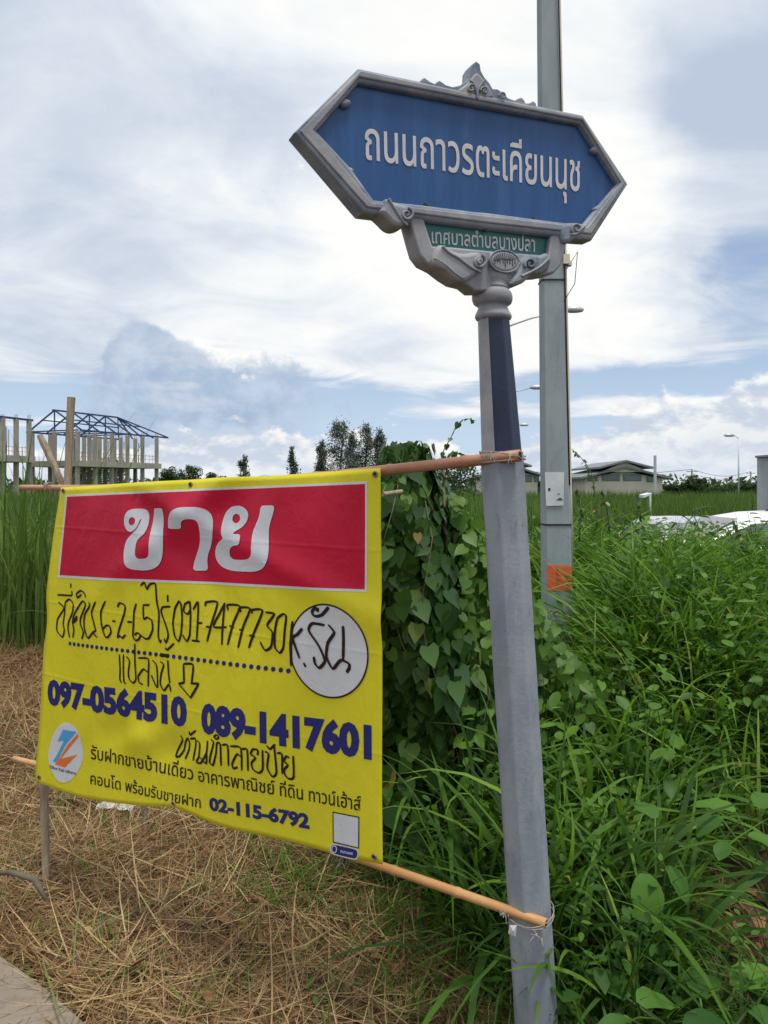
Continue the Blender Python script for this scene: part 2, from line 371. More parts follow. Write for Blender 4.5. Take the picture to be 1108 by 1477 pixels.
def refine(v, f, maxlen):
    bm = bmesh.new(); vs = [bm.verts.new(x) for x in v]
    for q in f:
        try: bm.faces.new([vs[i] for i in q])
        except ValueError: pass
    bmesh.ops.remove_doubles(bm, verts=bm.verts, dist=1e-6)
    bmesh.ops.triangulate(bm, faces=bm.faces)
    for _ in range(6):
        e = [x for x in bm.edges if x.calc_length() > maxlen]
        if not e: break
        bmesh.ops.subdivide_edges(bm, edges=e, cuts=1, use_grid_fill=False); bmesh.ops.triangulate(bm, faces=[x for x in bm.faces if len(x.verts) > 3])
    bm.verts.index_update()
    r = [x.co.copy() for x in bm.verts], [tuple(x.index for x in q.verts) for q in bm.faces]
    bm.free(); return r
_tc = {}
def text_mesh(body, bold=0., res=3):
    """flat glyph mesh (size 1) and its bounds; weight added as a thin edge round each glyph"""
    cu = bpy.data.curves.new('lettering', 'FONT'); cu.body = body; cu.size = 1; cu.resolution_u = res
    if bold: cu.bevel_depth = bold; cu.bevel_resolution = 0
    v, f = bake_curve(cu)
    return v, f
def bounds(v):
    xs = [q.x for q in v]; ys = [q.y for q in v]; return min(xs), max(xs), min(ys), max(ys)

# ------------------------------------------------------------------ terrain
def sstep(x, a, b):
    t = np.clip((x-a)/(b-a), 0, 1); return t*t*(3-2*t)
def terr(x, y):
    x = np.asarray(x, float); y = np.asarray(y, float)
    bank = .68*sstep(x, .1, 1.6)*sstep(y, 2.9, 6.2)*(1-sstep(y, 7.8, 9.6))*np.maximum(sstep(x/np.maximum(y, .5), .25, .34), sstep(y, 6.3, 7.2))
    bank = bank-.06*sstep(x/np.maximum(y, .5), .38, .44)*sstep(y, 4.5, 6)*(1-sstep(y, 7.8, 9.6))
    leftb = .12*(1-sstep(x, -4, -2))*sstep(y, 7, 9)*(1-sstep(y, 12, 14))
    bumps = .025*np.sin(x*3.1+y*1.7)+.018*np.sin(x*6.3-y*4.1+1)+.01*np.sin(x*13+y*11)
    near = 1-sstep(np.hypot(x, y), 10, 16)
    return bank+leftb+bumps*near
def fbm(x, y, s=1.):
    return (np.sin(x*1.3*s+1.1+np.sin(y*1.9*s))+np.sin(y*1.7*s+.3+1.3*np.sin(x*.9*s+2))+.6*np.sin(x*3.7*s+y*2.9*s)+.4*np.sin(x*7.1*s-y*6.3*s+2))/3.0
# ground sheet
xs = np.concatenate([np.linspace(-1500, -60, 10), np.linspace(-50, -9, 12), np.linspace(-8, 10, 110), np.linspace(11, 50, 12), np.linspace(60, 1500, 10)])
ys = np.concatenate([np.linspace(-300, -6, 8), np.linspace(-5, 0, 6), np.linspace(.5, 14, 110), np.linspace(15, 60, 16), np.linspace(70, 2000, 14)])
gx, gy = np.meshgrid(xs, ys); gz = terr(gx, gy)
nv = len(xs)
gme = bpy.data.meshes.new('ground')
gme.from_pydata([tuple(p) for p in np.stack([gx.ravel(), gy.ravel(), gz.ravel()], 1)], [], [(j*nv+i, j*nv+i+1, (j+1)*nv+i+1, (j+1)*nv+i) for j in range(len(ys)-1) for i in range(nv-1)])
gm = bpy.data.materials.new('soil_and_field'); gm.use_nodes = True; t = NT(gm.node_tree)
b = t.n['Principled BSDF']; b.inputs['Roughness'].default_value = .95; b.inputs['Specular IOR Level'].default_value = .1
g = t.n.new('ShaderNodeNewGeometry').outputs['Position']
sx = t.n.new('ShaderNodeSeparateXYZ'); t.l.new(g, sx.inputs[0])
soil = t.mix(t.ss(t.noise(g, 7, 8, .7), .35, .65), (.035, .022, .015), (.12, .070, .045))
fld = t.mix(t.ss(t.noise(g, .35, 6, .6), .35, .65), (.05, .085, .026), (.11, .15, .05))
t.l.new(t.mix(t.ss(sx.outputs[1], 8, 12), soil, fld), b.inputs['Base Color'])
bn = t.n.new('ShaderNodeBump'); bn.inputs['Strength'].default_value = .8; bn.inputs['Distance'].default_value = .02
t.l.new(t.noise(g, 22, 8, .7), bn.inputs['Height']); t.l.new(bn.outputs[0], b.inputs['Normal'])
tag(link('ground', gme, None, True, gm), kind='structure')
# concrete slab edge at the photographer's feet
bm_ = bmesh.new()
poly = [at(-40, 1352, 3.0), at(30, 1398, 2.80), at(75, 1432, 2.67), at(128, 1480, 2.506), at(150, 1560, 2.27)]
poly = [Vector((p.x, p.y, .09)) for p in poly]+[Vector((-.4, -1, .09)), Vector((-4, -1, .09)), Vector((-4, 3.3, .09))]
bk = B(); n = len(poly)
poly[-1].y = 3.2; bk.add(poly+[p-Vector((0, 0, .16)) for p in poly], [tuple(range(n))[::-1], tuple(range(n, 2*n))]+[(i, (i+1) % n, n+(i+1) % n, n+i) for i in range(n)])
sl_ = bk.build('pavement', M['kerbc']); tag(sl_, kind='structure')
bv = sl_.modifiers.new('soft_edge', 'BEVEL'); bv.width = .005; bv.segments = 2
# road with the parked cars
rd = B(); rd.box((14, 13.2, .02), (24, 6.4, .06)); tag(rd.build('road', M['asphalt']), kind='structure')

# ------------------------------------------------------------------ scatter engine
def template_join(parts):
    V = []; Q = []; T = []; k = 0
    for v, q, t_ in parts:
        V.append(v); Q.append(q+k); T.append(np.full(len(q), t_)); k += len(v)
    return np.concatenate(V), np.concatenate(Q), np.concatenate(T)
def blade(L, w, bend, seg=6, az_=0., lean=.2, twist=0., fold=0, base=(0, 0, 0)):
    """arching grass blade: quads"""
    s = np.linspace(0, 1, seg+1); ang = lean+bend*s**1.4
    dr = np.sin(ang); dz_ = np.cos(ang); h = L/seg
    r = np.concatenate([[0], np.cumsum(dr[:-1]*h)]); z = np.concatenate([[0], np.cumsum(dz_[:-1]*h)])
    ww = w*np.minimum(1, .55+1.6*s)*(1-s**2.2)+.0004
    tw = twist*s
    ca_, sa_ = math.cos(az_), math.sin(az_)
    sidx, sidy = -sa_*np.cos(tw), ca_*np.cos(tw)
    px_ = ca_*r; py_ = sa_*r
    l = np.stack([px_+sidx*ww/2, py_+sidy*ww/2, z+np.sin(tw)*ww/2], 1); rr = np.stack([px_-sidx*ww/2, py_-sidy*ww/2, z-np.sin(tw)*ww/2], 1)
    V = np.empty((2*(seg+1), 3)); V[0::2] = l; V[1::2] = rr; V += np.array(base)
    i = np.arange(seg)*2
    return V, np.stack([i, i+1, i+3, i+2], 1)
HEART = np.array([(0, 0, 0), (-.30, -.12, .05), (-.46, .12, .02), (-.40, .42, -.02), (-.18, .75, -.06), (0, 1.02, -.12), (.18, .75, -.06), (.40, .42, -.02), (.46, .12, .02), (.30, -.12, .05), (0, .22, -.05), (0, .6, -.08)], float)
HEARTQ = [(0, 10, 2, 1), (10, 11, 3, 2), (11, 5, 4, 3), (0, 9, 8, 10), (10, 8, 7, 11), (11, 7, 6, 5)]
OVATE = np.array([(0, 0, 0), (-.20, .22, .03), (-.25, .5, .02), (-.15, .8, -.03), (0, 1, -.1), (.15, .8, -.03), (.25, .5, .02), (.20, .22, .03), (0, .35, -.04), (0, .7, -.06)], float)
OVQ = [(0, 8, 2, 1), (8, 9, 3, 2), (9, 4, 4, 3), (0, 7, 6, 8), (8, 6, 5, 9), (9, 5, 4, 4)]
OVQ = [(0, 8, 2, 1), (8, 9, 3, 2), (0, 7, 6, 8), (8, 6, 5, 9), (9, 5, 4, 3)]
def rotm(az_, tilt, roll=0):
    ca_, sa_ = math.cos(az_), math.sin(az_); ct, st = math.cos(tilt), math.sin(tilt); cr, sr = math.cos(roll), math.sin(roll)
    Rz = np.array([[ca_, -sa_, 0], [sa_, ca_, 0], [0, 0, 1]]); Rx = np.array([[1, 0, 0], [0, ct, -st], [0, st, ct]]); Ry = np.array([[cr, 0, sr], [0, 1, 0], [-sr, 0, cr]])
    return Rz@Rx@Ry
def scatter(name, temps, pos, scl, yaw, tilt, mat, tint=None, tvar=.25, yawt=None, parent=None, smooth=True, which=None):
    """one mesh out of many copies of template meshes (numpy); tilt leans each copy"""
    n = len(pos); tint = rng.random(n) if tint is None else tint
    which = rng.integers(0, len(temps), n) if which is None else which
    Vs = []; Qs = []; Ts = []; k = 0
    ly = rng.random(n)*6.283 if yawt is None else yawt
    for ti, (tv, tq, tt) in enumerate(temps):
        ix = np.nonzero(which == ti)[0]
        if not len(ix): continue
        ca_, sa_ = np.cos(yaw[ix]), np.sin(yaw[ix]); m_ = len(ix)
        Rz = np.zeros((m_, 3, 3)); Rz[:, 0, 0] = ca_; Rz[:, 0, 1] = -sa_; Rz[:, 1, 0] = sa_; Rz[:, 1, 1] = ca_; Rz[:, 2, 2] = 1
        tl = tilt[ix]; ax = np.stack([-np.sin(ly[ix]), np.cos(ly[ix]), np.zeros(m_)], 1); c_, s_ = np.cos(tl), np.sin(tl)
        Kx = np.zeros((m_, 3, 3)); Kx[:, 0, 1] = -ax[:, 2]; Kx[:, 0, 2] = ax[:, 1]; Kx[:, 1, 0] = ax[:, 2]; Kx[:, 1, 2] = -ax[:, 0]; Kx[:, 2, 0] = -ax[:, 1]; Kx[:, 2, 1] = ax[:, 0]
        RR = np.eye(3)[None]+s_[:, None, None]*Kx+(1-c_)[:, None, None]*(Kx@Kx)
        A = (RR@Rz)*scl[ix][:, None, None]
        P = np.einsum('nij,vj->nvi', A, tv)+pos[ix][:, None, :]
        nvv = len(tv); Vs.append(P.reshape(-1, 3))
        Qs.append((tq[None]+(np.arange(m_)*nvv)[:, None, None]+k).reshape(-1, 4)); k += m_*nvv
        Ts.append(np.clip(tint[ix][:, None]*(1-tvar)+tt[None]*tvar, 0, .999).ravel())
    V = np.concatenate(Vs); Q = np.concatenate(Qs); T = np.concatenate(Ts)
    return rawmesh(name, V, Q, T, mat, parent, smooth)
def rawmesh(name, V, Q, T, mat, parent=None, smooth=True):
    off = np.array(wloc(parent)) if parent else np.zeros(3)
    me = bpy.data.meshes.new(name); me.vertices.add(len(V)); me.vertices.foreach_set('co', (V-off).astype(np.float32).ravel())
    me.loops.add(len(Q)*4); me.loops.foreach_set('vertex_index', Q.astype(np.int32).ravel())
    me.polygons.add(len(Q)); me.polygons.foreach_set('loop_start', (np.arange(len(Q))*4).astype(np.int32))
    me.update(calc_edges=True)
    a = me.attributes.new('tint', 'FLOAT', 'FACE'); a.data.foreach_set('value', T.astype(np.float32))
    if smooth: me.shade_smooth()
    me.materials.append(mat)
    o = bpy.data.objects.new(name, me); COL.objects.link(o)
    if parent: o.parent = parent
    return o
def tuft(nb, L, w, bend, lean, spread, seg=6, seed=0):
    r = np.random.default_rng(seed); parts = []
    for _ in range(nb):
        a = r.random()*6.283; l = L*(.5+.6*r.random())
        v, q = blade(l, w*(.6+.6*r.random()), bend*(.4+.9*r.random()), seg, a, lean*(.2+r.random()), r.normal()*.8, base=(r.normal()*spread, r.normal()*spread, 0))
        parts.append((v, q, r.random()))
    return template_join(parts)
def sprig(nl, H, ls, shape, quads, seed=0, droop=.5):
    r = np.random.default_rng(seed); parts = []
    bx, by = r.normal()*.12, r.normal()*.12
    v, q = blade(H, .006, .25, 4, r.random()*6.28, .06); parts.append((v, q, .2))
    for i in range(nl):
        s = (i+.6)/nl; z = H*(.12+.86*s); a = i*2.4+r.random(); sz = ls*(.6+.5*r.random())*(1.1-.45*s)
        lv = shape*sz; lv = lv@rotm(a, -droop+1.0*s*r.random()+.15*r.normal(), r.normal()*.2).T
        parts.append((lv+np.array([bx*s*H*.4, by*s*H*.4, z]), np.array(quads), r.random()))
    return template_join(parts)

# ------------------------------------------------------------------ STREET NAME SIGN
S_U = Vector((.9041, .4249, .0461)).normalized(); S_C = Vector((.294, 2.28, 2.8846))
S_N = Vector((S_U.y, -S_U.x, 0)).normalized(); S_V = (-S_U.cross(S_N)).normalized()
if S_V.z < 0: S_V = -S_V
def S_loc(px, py):
    """where the view ray through a point of the photograph meets the plane of the sign face"""
    r = Vector(((px-CX)/F, 1, -(py-HY)/F)); o = Vector((0, 0, CAMH))
    k = (S_C-o).dot(S_N)/r.dot(S_N); p = o+r*k-S_C; return (p.dot(S_U), p.dot(S_V))
def S_world(v, off=0): return S_C+S_U*v[0]+S_V*v[1]+S_N*((v[2] if len(v) > 2 else 0)+off)
AX = lambda z: Vector((.488-.0607*z, 2.335, z))
sign = empty('street_name_sign', AX(0), 'blue Thai road name sign with scrolled grey frame on a leaning concrete column', 'street sign')
def spx(y): return CAMH+(HY-y)*2.335/F
def octa(r, corner=.22):
    p = []
    for k in range(8):
        a0 = math.pi/8+k*math.pi/4
        for dlt in (-corner, 0, corner):
            a = a0+dlt*math.pi/8; rr = r/math.cos(math.pi/8)*(1-.022*(1-abs(dlt)/corner)-.0*abs(dlt)); rr = r/math.cos(a-a0 if False else 0)*1.0 if False else rr
            # point on octagon edge near the corner
            e = abs(abs(dlt)*math.pi/8-math.pi/8); rr = r/math.cos(e) if dlt else r/math.cos(math.pi/8)*.985
            p.append((math.cos(a)*rr, math.sin(a)*rr))
    return p
def shaft(zs, rs, nav=None):
    v = []; f = []; mi = []
    n = 24
    for z, r in zip(zs, rs):
        c = AX(z)
        for x, y in octa(r): v.append(c+Vector((x, y, 0)))
    for i in range(len(zs)-1):
        for k in range(n):
            k2 = (k+1) % n; f.append((i*n+k, i*n+k2, (i+1)*n+k2, (i+1)*n+k))
            m = ((v[i*n+k]+v[i*n+k2])/2-AX(zs[i])); a = math.degrees(math.atan2(m.y, m.x)) % 360
            mi.append(1 if (nav and not (138 < a < 242)) else 0)
    f.append(tuple(range(n))[::-1]); mi.append(0); f.append(tuple((len(zs)-1)*n+k for k in range(n))); mi.append(0)
    return v, f, mi
zs = list(np.linspace(-.15, spx(652), 24)); v, f, mi = shaft(zs, [.0640+.0006*math.sin(k*2.1) for k in range(24)])
obj('column', v, f, M['conc_blue'], sign)
zs = list(np.linspace(spx(652)+.001, spx(455), 12)); rs = list(np.linspace(.0595, .0465, 12))
v, f, mi = shaft(zs, rs, True)
obj('painted_shaft', v, f, [M['mould_hi'], M['navy']], sign, midx=mi)
prof = [(463, 21.5), (461, 25), (458, 26.5), (455, 26), (450, 23.5), (446, 21.5), (443, 21), (441.5, 22.5), (440, 25), (438, 27.3), (434, 28.8), (430, 29.2), (426, 28.7), (422, 27), (419.5, 24.5), (418.6, 23.2), (418, 24.3), (416, 24.8), (414, 24), (413, 23.2), (409, 24.5), (403, 26), (396, 26), (388, 25.5), (378, 25), (372, 24)]
v, f = lathe([(AX(spx(y)), h*2.335/F) for y, h in prof], 44)
obj('capital', v, f, M['mould_hi'], sign, True)
def Zs(x0, y0, s): return lambda q: S_loc(x0+q[0]/s, y0+q[1]/s)
z_sign = Zs(400, 60, 2.1308); z8 = Zs(560, 300, 3.957); z_crest = Zs(560, 80, 4.2615); z6 = Zs(410, 90, 5.832)
pxs = Zs(0, 0, 1)
def solid(name, loops, conv, front, thick, bevel, mat, smooth_it=0, parent=sign, res=2, sm=True, label=None):
    lp = [[conv(q) for q in l] for l in loops]
    if smooth_it: lp = [chaikin(l, smooth_it) for l in lp]
    e = max(thick/2-bevel, .0005)
    v, f = curve_mesh(lp, e, bevel, res)
    o = obj(name, [S_world(q, front-thick/2) for q in v], f, mat, parent, False)
    if sm:
        o.data.shade_smooth()
        try: o.data.set_sharp_from_angle(angle=R(38))
        except Exception: pass
    if label: o['label'] = label
    return o
FO = [(423, 193), (515, 101), (838, 168), (903, 267), (851, 348), (822, 346), (700, 331), (521, 309)]
FI = [(455, 191), (500, 140), (516, 122), (690, 155), (834, 181), (888, 266), (839, 325), (798, 321), (606, 297), (537, 290), (505, 245)]
solid('frame', [FO, FI], pxs, .014, .064, .011, M['mould'])
F2o = [(430, 193), (516, 106), (836, 172), (896, 267), (848, 340), (700, 324), (526, 302)]
F2i = [(449, 191), (515, 115.5), (835, 177), (890.5, 266), (842, 330), (700, 314), (533, 295)]
solid('frame_ridge', [F2o, F2i], pxs, .019, .012, .004, M['mould_hi'])
panel = solid('name_panel', [[(450, 191), (514, 117), (838, 176), (893, 266), (842, 331), (700, 314), (533, 294)]], pxs, -.006, .02, .001, M['signblue'], sm=False)
gpanel = solid('council_panel', [[(600, 305), (800, 327), (794, 376), (616, 364)]], pxs, -.008, .02, .001, M['signgreen'], sm=False)
GH = [(607.5, 311), (793, 333), (788.5, 369.5), (716, 364), (650, 357.5), (622, 356)]
BO = [(584, 298), (590, 324), (597, 350), (602, 367), (612, 380), (628, 388), (642, 399), (656, 408), (672, 412), (683, 421), (728, 421), (738, 413), (752, 407), (762, 399), (781, 398), (797, 395), (807, 384), (812, 366), (815, 350), (822, 332), (822, 324), (700, 308)]
solid('bracket', [BO, GH], pxs, .010, .066, .007, M['mould_hi'])
# leaf scrolls
def spiral(name, conv, c, r0, turns, start, w, front, mat, cw=1, rot=0):
    pts = []; rad = []
    N_ = int(28*turns)
    for i in range(N_+1):
        s = i/N_; a = start+cw*turns*6.283*s; r = r0*(1-.86*s)
        q = conv((c[0]+math.cos(a)*r, c[1]+math.sin(a)*r)); pts.append(S_world(q, front)); rad.append(w*(1-.5*s))
    b_ = B(); b_.tube(pts, rad, 8); o = b_.build(name, mat, sign, True); return o
solid('scroll_leaf', [[(322, 486), (345, 499), (372, 507), (400, 512), (412, 530), (402, 562), (370, 580), (345, 572), (325, 550), (300, 528), (318, 512)]], z_sign, .026, .080, .013, M['mould_hi'], 2)
solid('scroll_leaf', [[(862, 566), (890, 560), (936, 566), (938, 580), (915, 600), (893, 622), (866, 628), (858, 600)]], z_sign, .024, .076, .013, M['mould'], 2)
solid('volute', [[(250, 236), (285, 215), (318, 240), (360, 262), (420, 272), (480, 258), (520, 275), (535, 320), (515, 370), (470, 400), (430, 432), (385, 434), (350, 410), (310, 365), (262, 352), (222, 325)]], z8, .026, .078, .013, M['mould_hi'], 2)
solid('volute', [[(728, 300), (790, 268), (850, 280), (885, 258), (912, 300), (895, 365), (840, 388), (790, 392), (765, 430), (705, 456), (660, 448), (690, 400), (728, 352)]], z8, .024, .078, .013, M['mould'], 2)
spiral('spiral', z8, (492, 318), 40, 1.6, -1.2, .0055, .028, M['mould_hi'])
spiral('spiral', z8, (492, 318), 14, .9, 1.5, .006, .031, M['mould_hi'])
spiral('spiral', z_sign, (385, 540), 20, 1.5, -1.4, .005, .028, M['mould_hi'])
spiral('spiral', z8, (782, 332), 34, 1.4, 2.5, .0055, .027, M['mould'])
spiral('spiral', z_sign, (905, 583), 18, 1.2, 2.5, .0045, .026, M['mould'])
def srib(pts, conv, w, front, mat, name='carved_line'):
    q = chaikin([conv(p) for p in pts], 2, False)
    b_ = B(); b_.tube([S_world(x, front) for x in q], w, 7); return b_.build(name, mat, sign, True)
srib([(285, 232), (320, 270), (380, 300), (440, 350), (500, 380)], z8, .0045, .027, M['mould'])
srib([(240, 300), (300, 330), (350, 380), (400, 415)], z8, .003, .025, M['mould'])
srib([(735, 400), (770, 385), (840, 350), (890, 300)], z8, .0045, .025, M['mould_hi'])
srib([(330, 492), (350, 525), (372, 560), (388, 574)], z_sign, .004, .026, M['mould'])
srib([(885, 600), (905, 600), (930, 572)], z_sign, .003, .025, M['mould_hi'])
# little hooks on the inside of the frame diagonals
for cx_, cy_, m_ in ((503, 150, 'mould'), (507, 248, 'mould_hi'), (854, 217, 'mould'), (858, 303, 'mould')):
    pp = [(cx_+(7 if cx_ > 700 else -7)*.7+7*math.cos(a)*(1+.2*math.cos(2*a)), cy_+6.5*math.sin(a)) for a in np.linspace(0, 6.28, 9)[:-1]]
    solid('frame_curl', [pp], pxs, .011, .03, .009, M[m_], 1)
# crest
CR = [(185, 172), (198, 155), (212, 147), (228, 158), (246, 172), (275, 185), (290, 172), (305, 165), (322, 176), (345, 193), (385, 204), (430, 194), (468, 170), (486, 140), (488, 95), (505, 65), (530, 47), (552, 65), (558, 105), (580, 145), (610, 180), (630, 215), (662, 218), (695, 240), (725, 272), (765, 286), (790, 272), (808, 268), (824, 285), (832, 303), (855, 303), (876, 290), (895, 302), (902, 330), (900, 352), (830, 340), (640, 302), (500, 276), (330, 242), (185, 212)]
solid('crest', [CR], z_crest, .012, .044, .003, M['mould'], 0)
CR2 = [(470, 185), (492, 155), (520, 120), (545, 125), (575, 165), (620, 225), (640, 285), (520, 268), (440, 250), (400, 235), (440, 205)]
solid('crest_leaf', [CR2], z_crest, .016, .03, .007, M['mould_hi'], 2)
def cspiral(c, r, st, cw, m_='mould_hi', w=.0032): spiral('crest_scroll', z_crest, c, r, 1.3, st, w, .021, M[m_], cw)
cspiral((490, 222), 28, 0, -1); cspiral((570, 235), 26, 3, 1); cspiral((680, 268), 24, 3, 1)
srib([(525, 285), (526, 240), (545, 200), (575, 170)], z_crest, .0035, .021, M['mould'])
srib([(525, 285), (522, 240), (505, 190), (480, 175)], z_crest, .0035, .021, M['mould'])
srib([(215, 165), (228, 195), (246, 225)], z_crest, .004, .008, M['mould_hi'])
srib([(303, 180), (322, 210), (342, 240)], z_crest, .004, .008, M['mould_hi'])
srib([(800, 280), (812, 305), (825, 332)], z_crest, .004, .008, M['mould_hi'])
# emblem
th = np.linspace(0, 6.283, 29)[:-1]
EC = (638, 316)
em = solid('emblem', [[(EC[0]+80*math.cos(a), EC[1]+60*math.sin(a)+6*math.cos(a)) for a in th]], z8, .026, .05, .008, M['mould_hi'])
b_ = B(); b_.tube([S_world(z8((EC[0]+82*math.cos(a), EC[1]+62*math.sin(a)+6*math.cos(a))), .024) for a in np.linspace(0, 6.283, 40)], .0028, 7)
b_.build('rim', M['mould'], sign, True)
carv = B()
for a in np.linspace(-2.9, -.25, 13):
    carv.tube([S_world(z8((EC[0]+34*math.cos(a), EC[1]+16*math.sin(a))), .0262), S_world(z8((EC[0]+68*math.cos(a), EC[1]+50*math.sin(a))), .0262)], .0009, 5)
for x_, y0, y1 in ((-58, -6, 14), (-44, -10, 6), (-30, -18, 8), (-12, -14, 10), (0, -24, 34), (12, -12, 12), (26, -20, 14), (42, -10, 26), (56, -4, 16)):
    carv.tube([S_world(z8((EC[0]+x_, EC[1]+y0)), .0262), S_world(z8((EC[0]+x_+3, EC[1]+y1)), .0262)], [.0012, .0022], 5)
carv.tube([S_world(z8((EC[0]-62, EC[1]-4)), .0262), S_world(z8((EC[0]-20, EC[1]-14)), .0262), S_world(z8((EC[0]+30, EC[1]-8)), .0262)], .0014, 5)
carv.build('carving', M['carve'], sign)
# screws on the panels
for x_, y_ in ((450+166, 60+0), ):
    pass
for q in ((460, 498), (792, 542), (640, 578)):
    c = z_sign(q); b_ = B(); b_.tube([S_world(c, -.01), S_world(c, .004)], .006, 10); b_.build('screw', M['carve'], sign)

# ---- lettering on a surface
def map_text(body, quad, loc, place, off, bold=0., ref='x', maxlen=.02, xpad=0, res=3):
    """quad: base-left, base-right, top-right, top-left of the row of letters, as photograph points"""
    v, f = text_mesh(body, bold, res); x0, x1, y0, y1 = bounds(v)
    rv, _ = text_mesh({'x': 'น', '0': '0'}[ref], bold); _, _, ry0, ry1 = bounds(rv)
    P = [Vector(loc(*q)) for q in quad]
    zt = [q.z for q in v]; zr = max(1e-6, max(zt)-min(zt))
    o_ = []
    for q in v:
        a = (q.x-x0)/(x1-x0); h = (q.y-ry0)/(ry1-ry0)
        bl = P[0].lerp(P[1], a); tl = P[3].lerp(P[2], a); p = bl+(tl-bl)*h
        o_.append(Vector((p.x, p.y, (q.z-min(zt))/zr*.0004)))
    # keep only faces towards the viewer
    o_, f = refine(o_, f, maxlen)
    return [place(q, off) for q in o_], f
v, f = map_text('ถนนถาวรตะเคียนนุช', [(528, 229.5), (838, 276.5), (838, 232), (527, 184)], S_loc, S_world, -.0045, .009, maxlen=1)
obj('lettering', v, f, M['signwhite'], panel); bpy.data.objects[-1] if False else None
v, f = map_text('เทศบาลตำบลบางปลา', [(624.5, 350), (773.5, 363), (773.5, 345), (624, 333)], S_loc, S_world, -.0065, .012, maxlen=1)
obj('lettering', v, f, M['signwhite'], gpanel)

# ------------------------------------------------------------------ BANNER AND BAMBOO
Bd = Vector((-2.09, 1.28, 0)).normalized(); Bn = Vector((-Bd.y, Bd.x, 0)).normalized()
if Bn.y > 0: Bn = -Bn
BO_ = Vector((0, 2.452, 0))
def B_loc(px, py):
    r = Vector(((px-CX)/F, 1, -(py-HY)/F)); o = Vector((0, 0, CAMH))
    k = (BO_-o).dot(Bn)/r.dot(Bn); p = o+r*k
    return ((p-BO_).dot(Bd), p.z)       # s grows to the left
def bulge(s, z):
    """soft folds of the hanging vinyl"""
    h = z; w = min(1, max(0, (s+.05)/1.75)); vv = (z-.68)/1.3
    e = 4*max(0, min(1, w))*(1-max(0, min(1, w)))
    d_ = .020*e*math.sin(math.pi*min(1, max(0, vv)))
    d_ += .007*math.sin(s*5.2+z*4.1+.6)*math.sin(math.pi*w)
    d_ += .017*math.exp(-((s*.55+z*.83-1.98)/.06)**2)*math.exp(-((s-.75)/.55)**2)
    d_ -= .013*math.exp(-((s*.62-z*.78+.72)/.07)**2)*math.exp(-((s-1.15)/.5)**2)
    d_ += .010*math.exp(-((s*.35-z*.93+1.35)/.05)**2)
    d_ += .018*math.exp(-((z-.86)/.07)**2)*math.exp(-((s-1.12)/.30)**2)*math.sin((s-1.1)*16+z*8)
    d_ += .004*math.sin(s*21+z*3)*math.exp(-((z-1.95)/.12)**2)
    return d_
def B_world(q, off=0): return BO_*Vector((1, 1, 0))[0] if False else Vector((BO_.x, BO_.y, 0))+Bd*q[0]+Vector((0, 0, q[1]))+Bn*(bulge(q[0], q[1])+off+(q[2] if len(q) > 2 else 0))
banner = tag(bpy.data.objects.new('banner', None), 'yellow vinyl land for sale banner with red heading tied between bamboo poles', 'banner')
COL.objects.link(banner); banner.location = (-.75, 2.95, 0)
# outline: four edges as photograph points
def poly_at(pts, s):
    pts = [Vector(p) for p in pts]; L_ = [0]
    for a, b2 in zip(pts, pts[1:]): L_.append(L_[-1]+(b2-a).length)
    x = s*L_[-1]
    for i in range(len(pts)-1):
        if x <= L_[i+1]+1e-9: return pts[i].lerp(pts[i+1], (x-L_[i])/(L_[i+1]-L_[i]))
    return pts[-1]
def smooth_edge(p): return [tuple(x) for x in chaikin(p, 3, False)]
E_top = smooth_edge([(88, 703), (130, 701), (180, 697), (230, 694), (277, 692), (320, 688.5), (400, 686), (470, 681), (530, 676), (549, 675)])
E_bot = smooth_edge([(52, 1128), (70, 1134), (110, 1150), (160, 1158), (215, 1163), (250, 1162), (275, 1172), (300, 1184), (340, 1198), (390, 1208), (440, 1221), (500, 1237), (552, 1247)])
E_l = smooth_edge([(88, 703), (80, 750), (71, 820), (66, 860), (69, 895), (62, 945), (60, 1000), (56, 1060), (50, 1122), (52, 1128)])
E_r = smooth_edge([(549, 675), (550, 760), (552, 900), (552, 1000), (551, 1120), (552, 1247)])
NU, NVV = 96, 72
vs = []
c00, c10, c01, c11 = Vector(E_top[0]), Vector(E_top[-1]), Vector(E_bot[0]), Vector(E_bot[-1])
for j in range(NVV+1):
    for i in range(NU+1):
        u, w_ = i/NU, j/NVV
        p = (1-w_)*poly_at(E_top, u)+w_*poly_at(E_bot, u)+(1-u)*poly_at(E_l, w_)+u*poly_at(E_r, w_)-((1-u)*(1-w_)*c00+u*(1-w_)*c10+(1-u)*w_*c01+u*w_*c11)
        vs.append(B_world(B_loc(p.x, p.y)))
fs = [(j*(NU+1)+i, (j+1)*(NU+1)+i, (j+1)*(NU+1)+i+1, j*(NU+1)+i+1) for j in range(NVV) for i in range(NU)]
sheet = obj('sheet', vs, fs, M['v_yellow'], banner, True)
sm_ = sheet.modifiers.new('thickness', 'SOLIDIFY'); sm_.thickness = .0008; sm_.offset = -1 
def bprint(name, px_loops, off, mat, it=0, conv=lambda q: q, maxlen=.03, parent=None):
    lp = [[B_loc(*conv(q)) for q in l] for l in px_loops]
    if it: lp = [chaikin(l, it) for l in lp]
    v, f = curve_mesh(lp); v, f = refine(v, f, maxlen)
    return obj(name, [B_world((q.x, q.y), off) for q in v], f, mat, parent or sheet, True)
def zc(x0, y0, s): return lambda q: (x0+q[0]/s, y0+q[1]/s)
bprint('heading_border', [[(95.5, 713.5), (300, 704.5), (531, 694), (531, 853.5), (300, 842), (83.5, 833)]], .0012, M['v_white'])
bprint('heading_panel', [[(98, 716.5), (300, 707.5), (528, 698), (528, 849.5), (300, 838.5), (86.5, 829.5)]], .0018, M['v_red'])
zk = zc(160, 700, 4.2615)
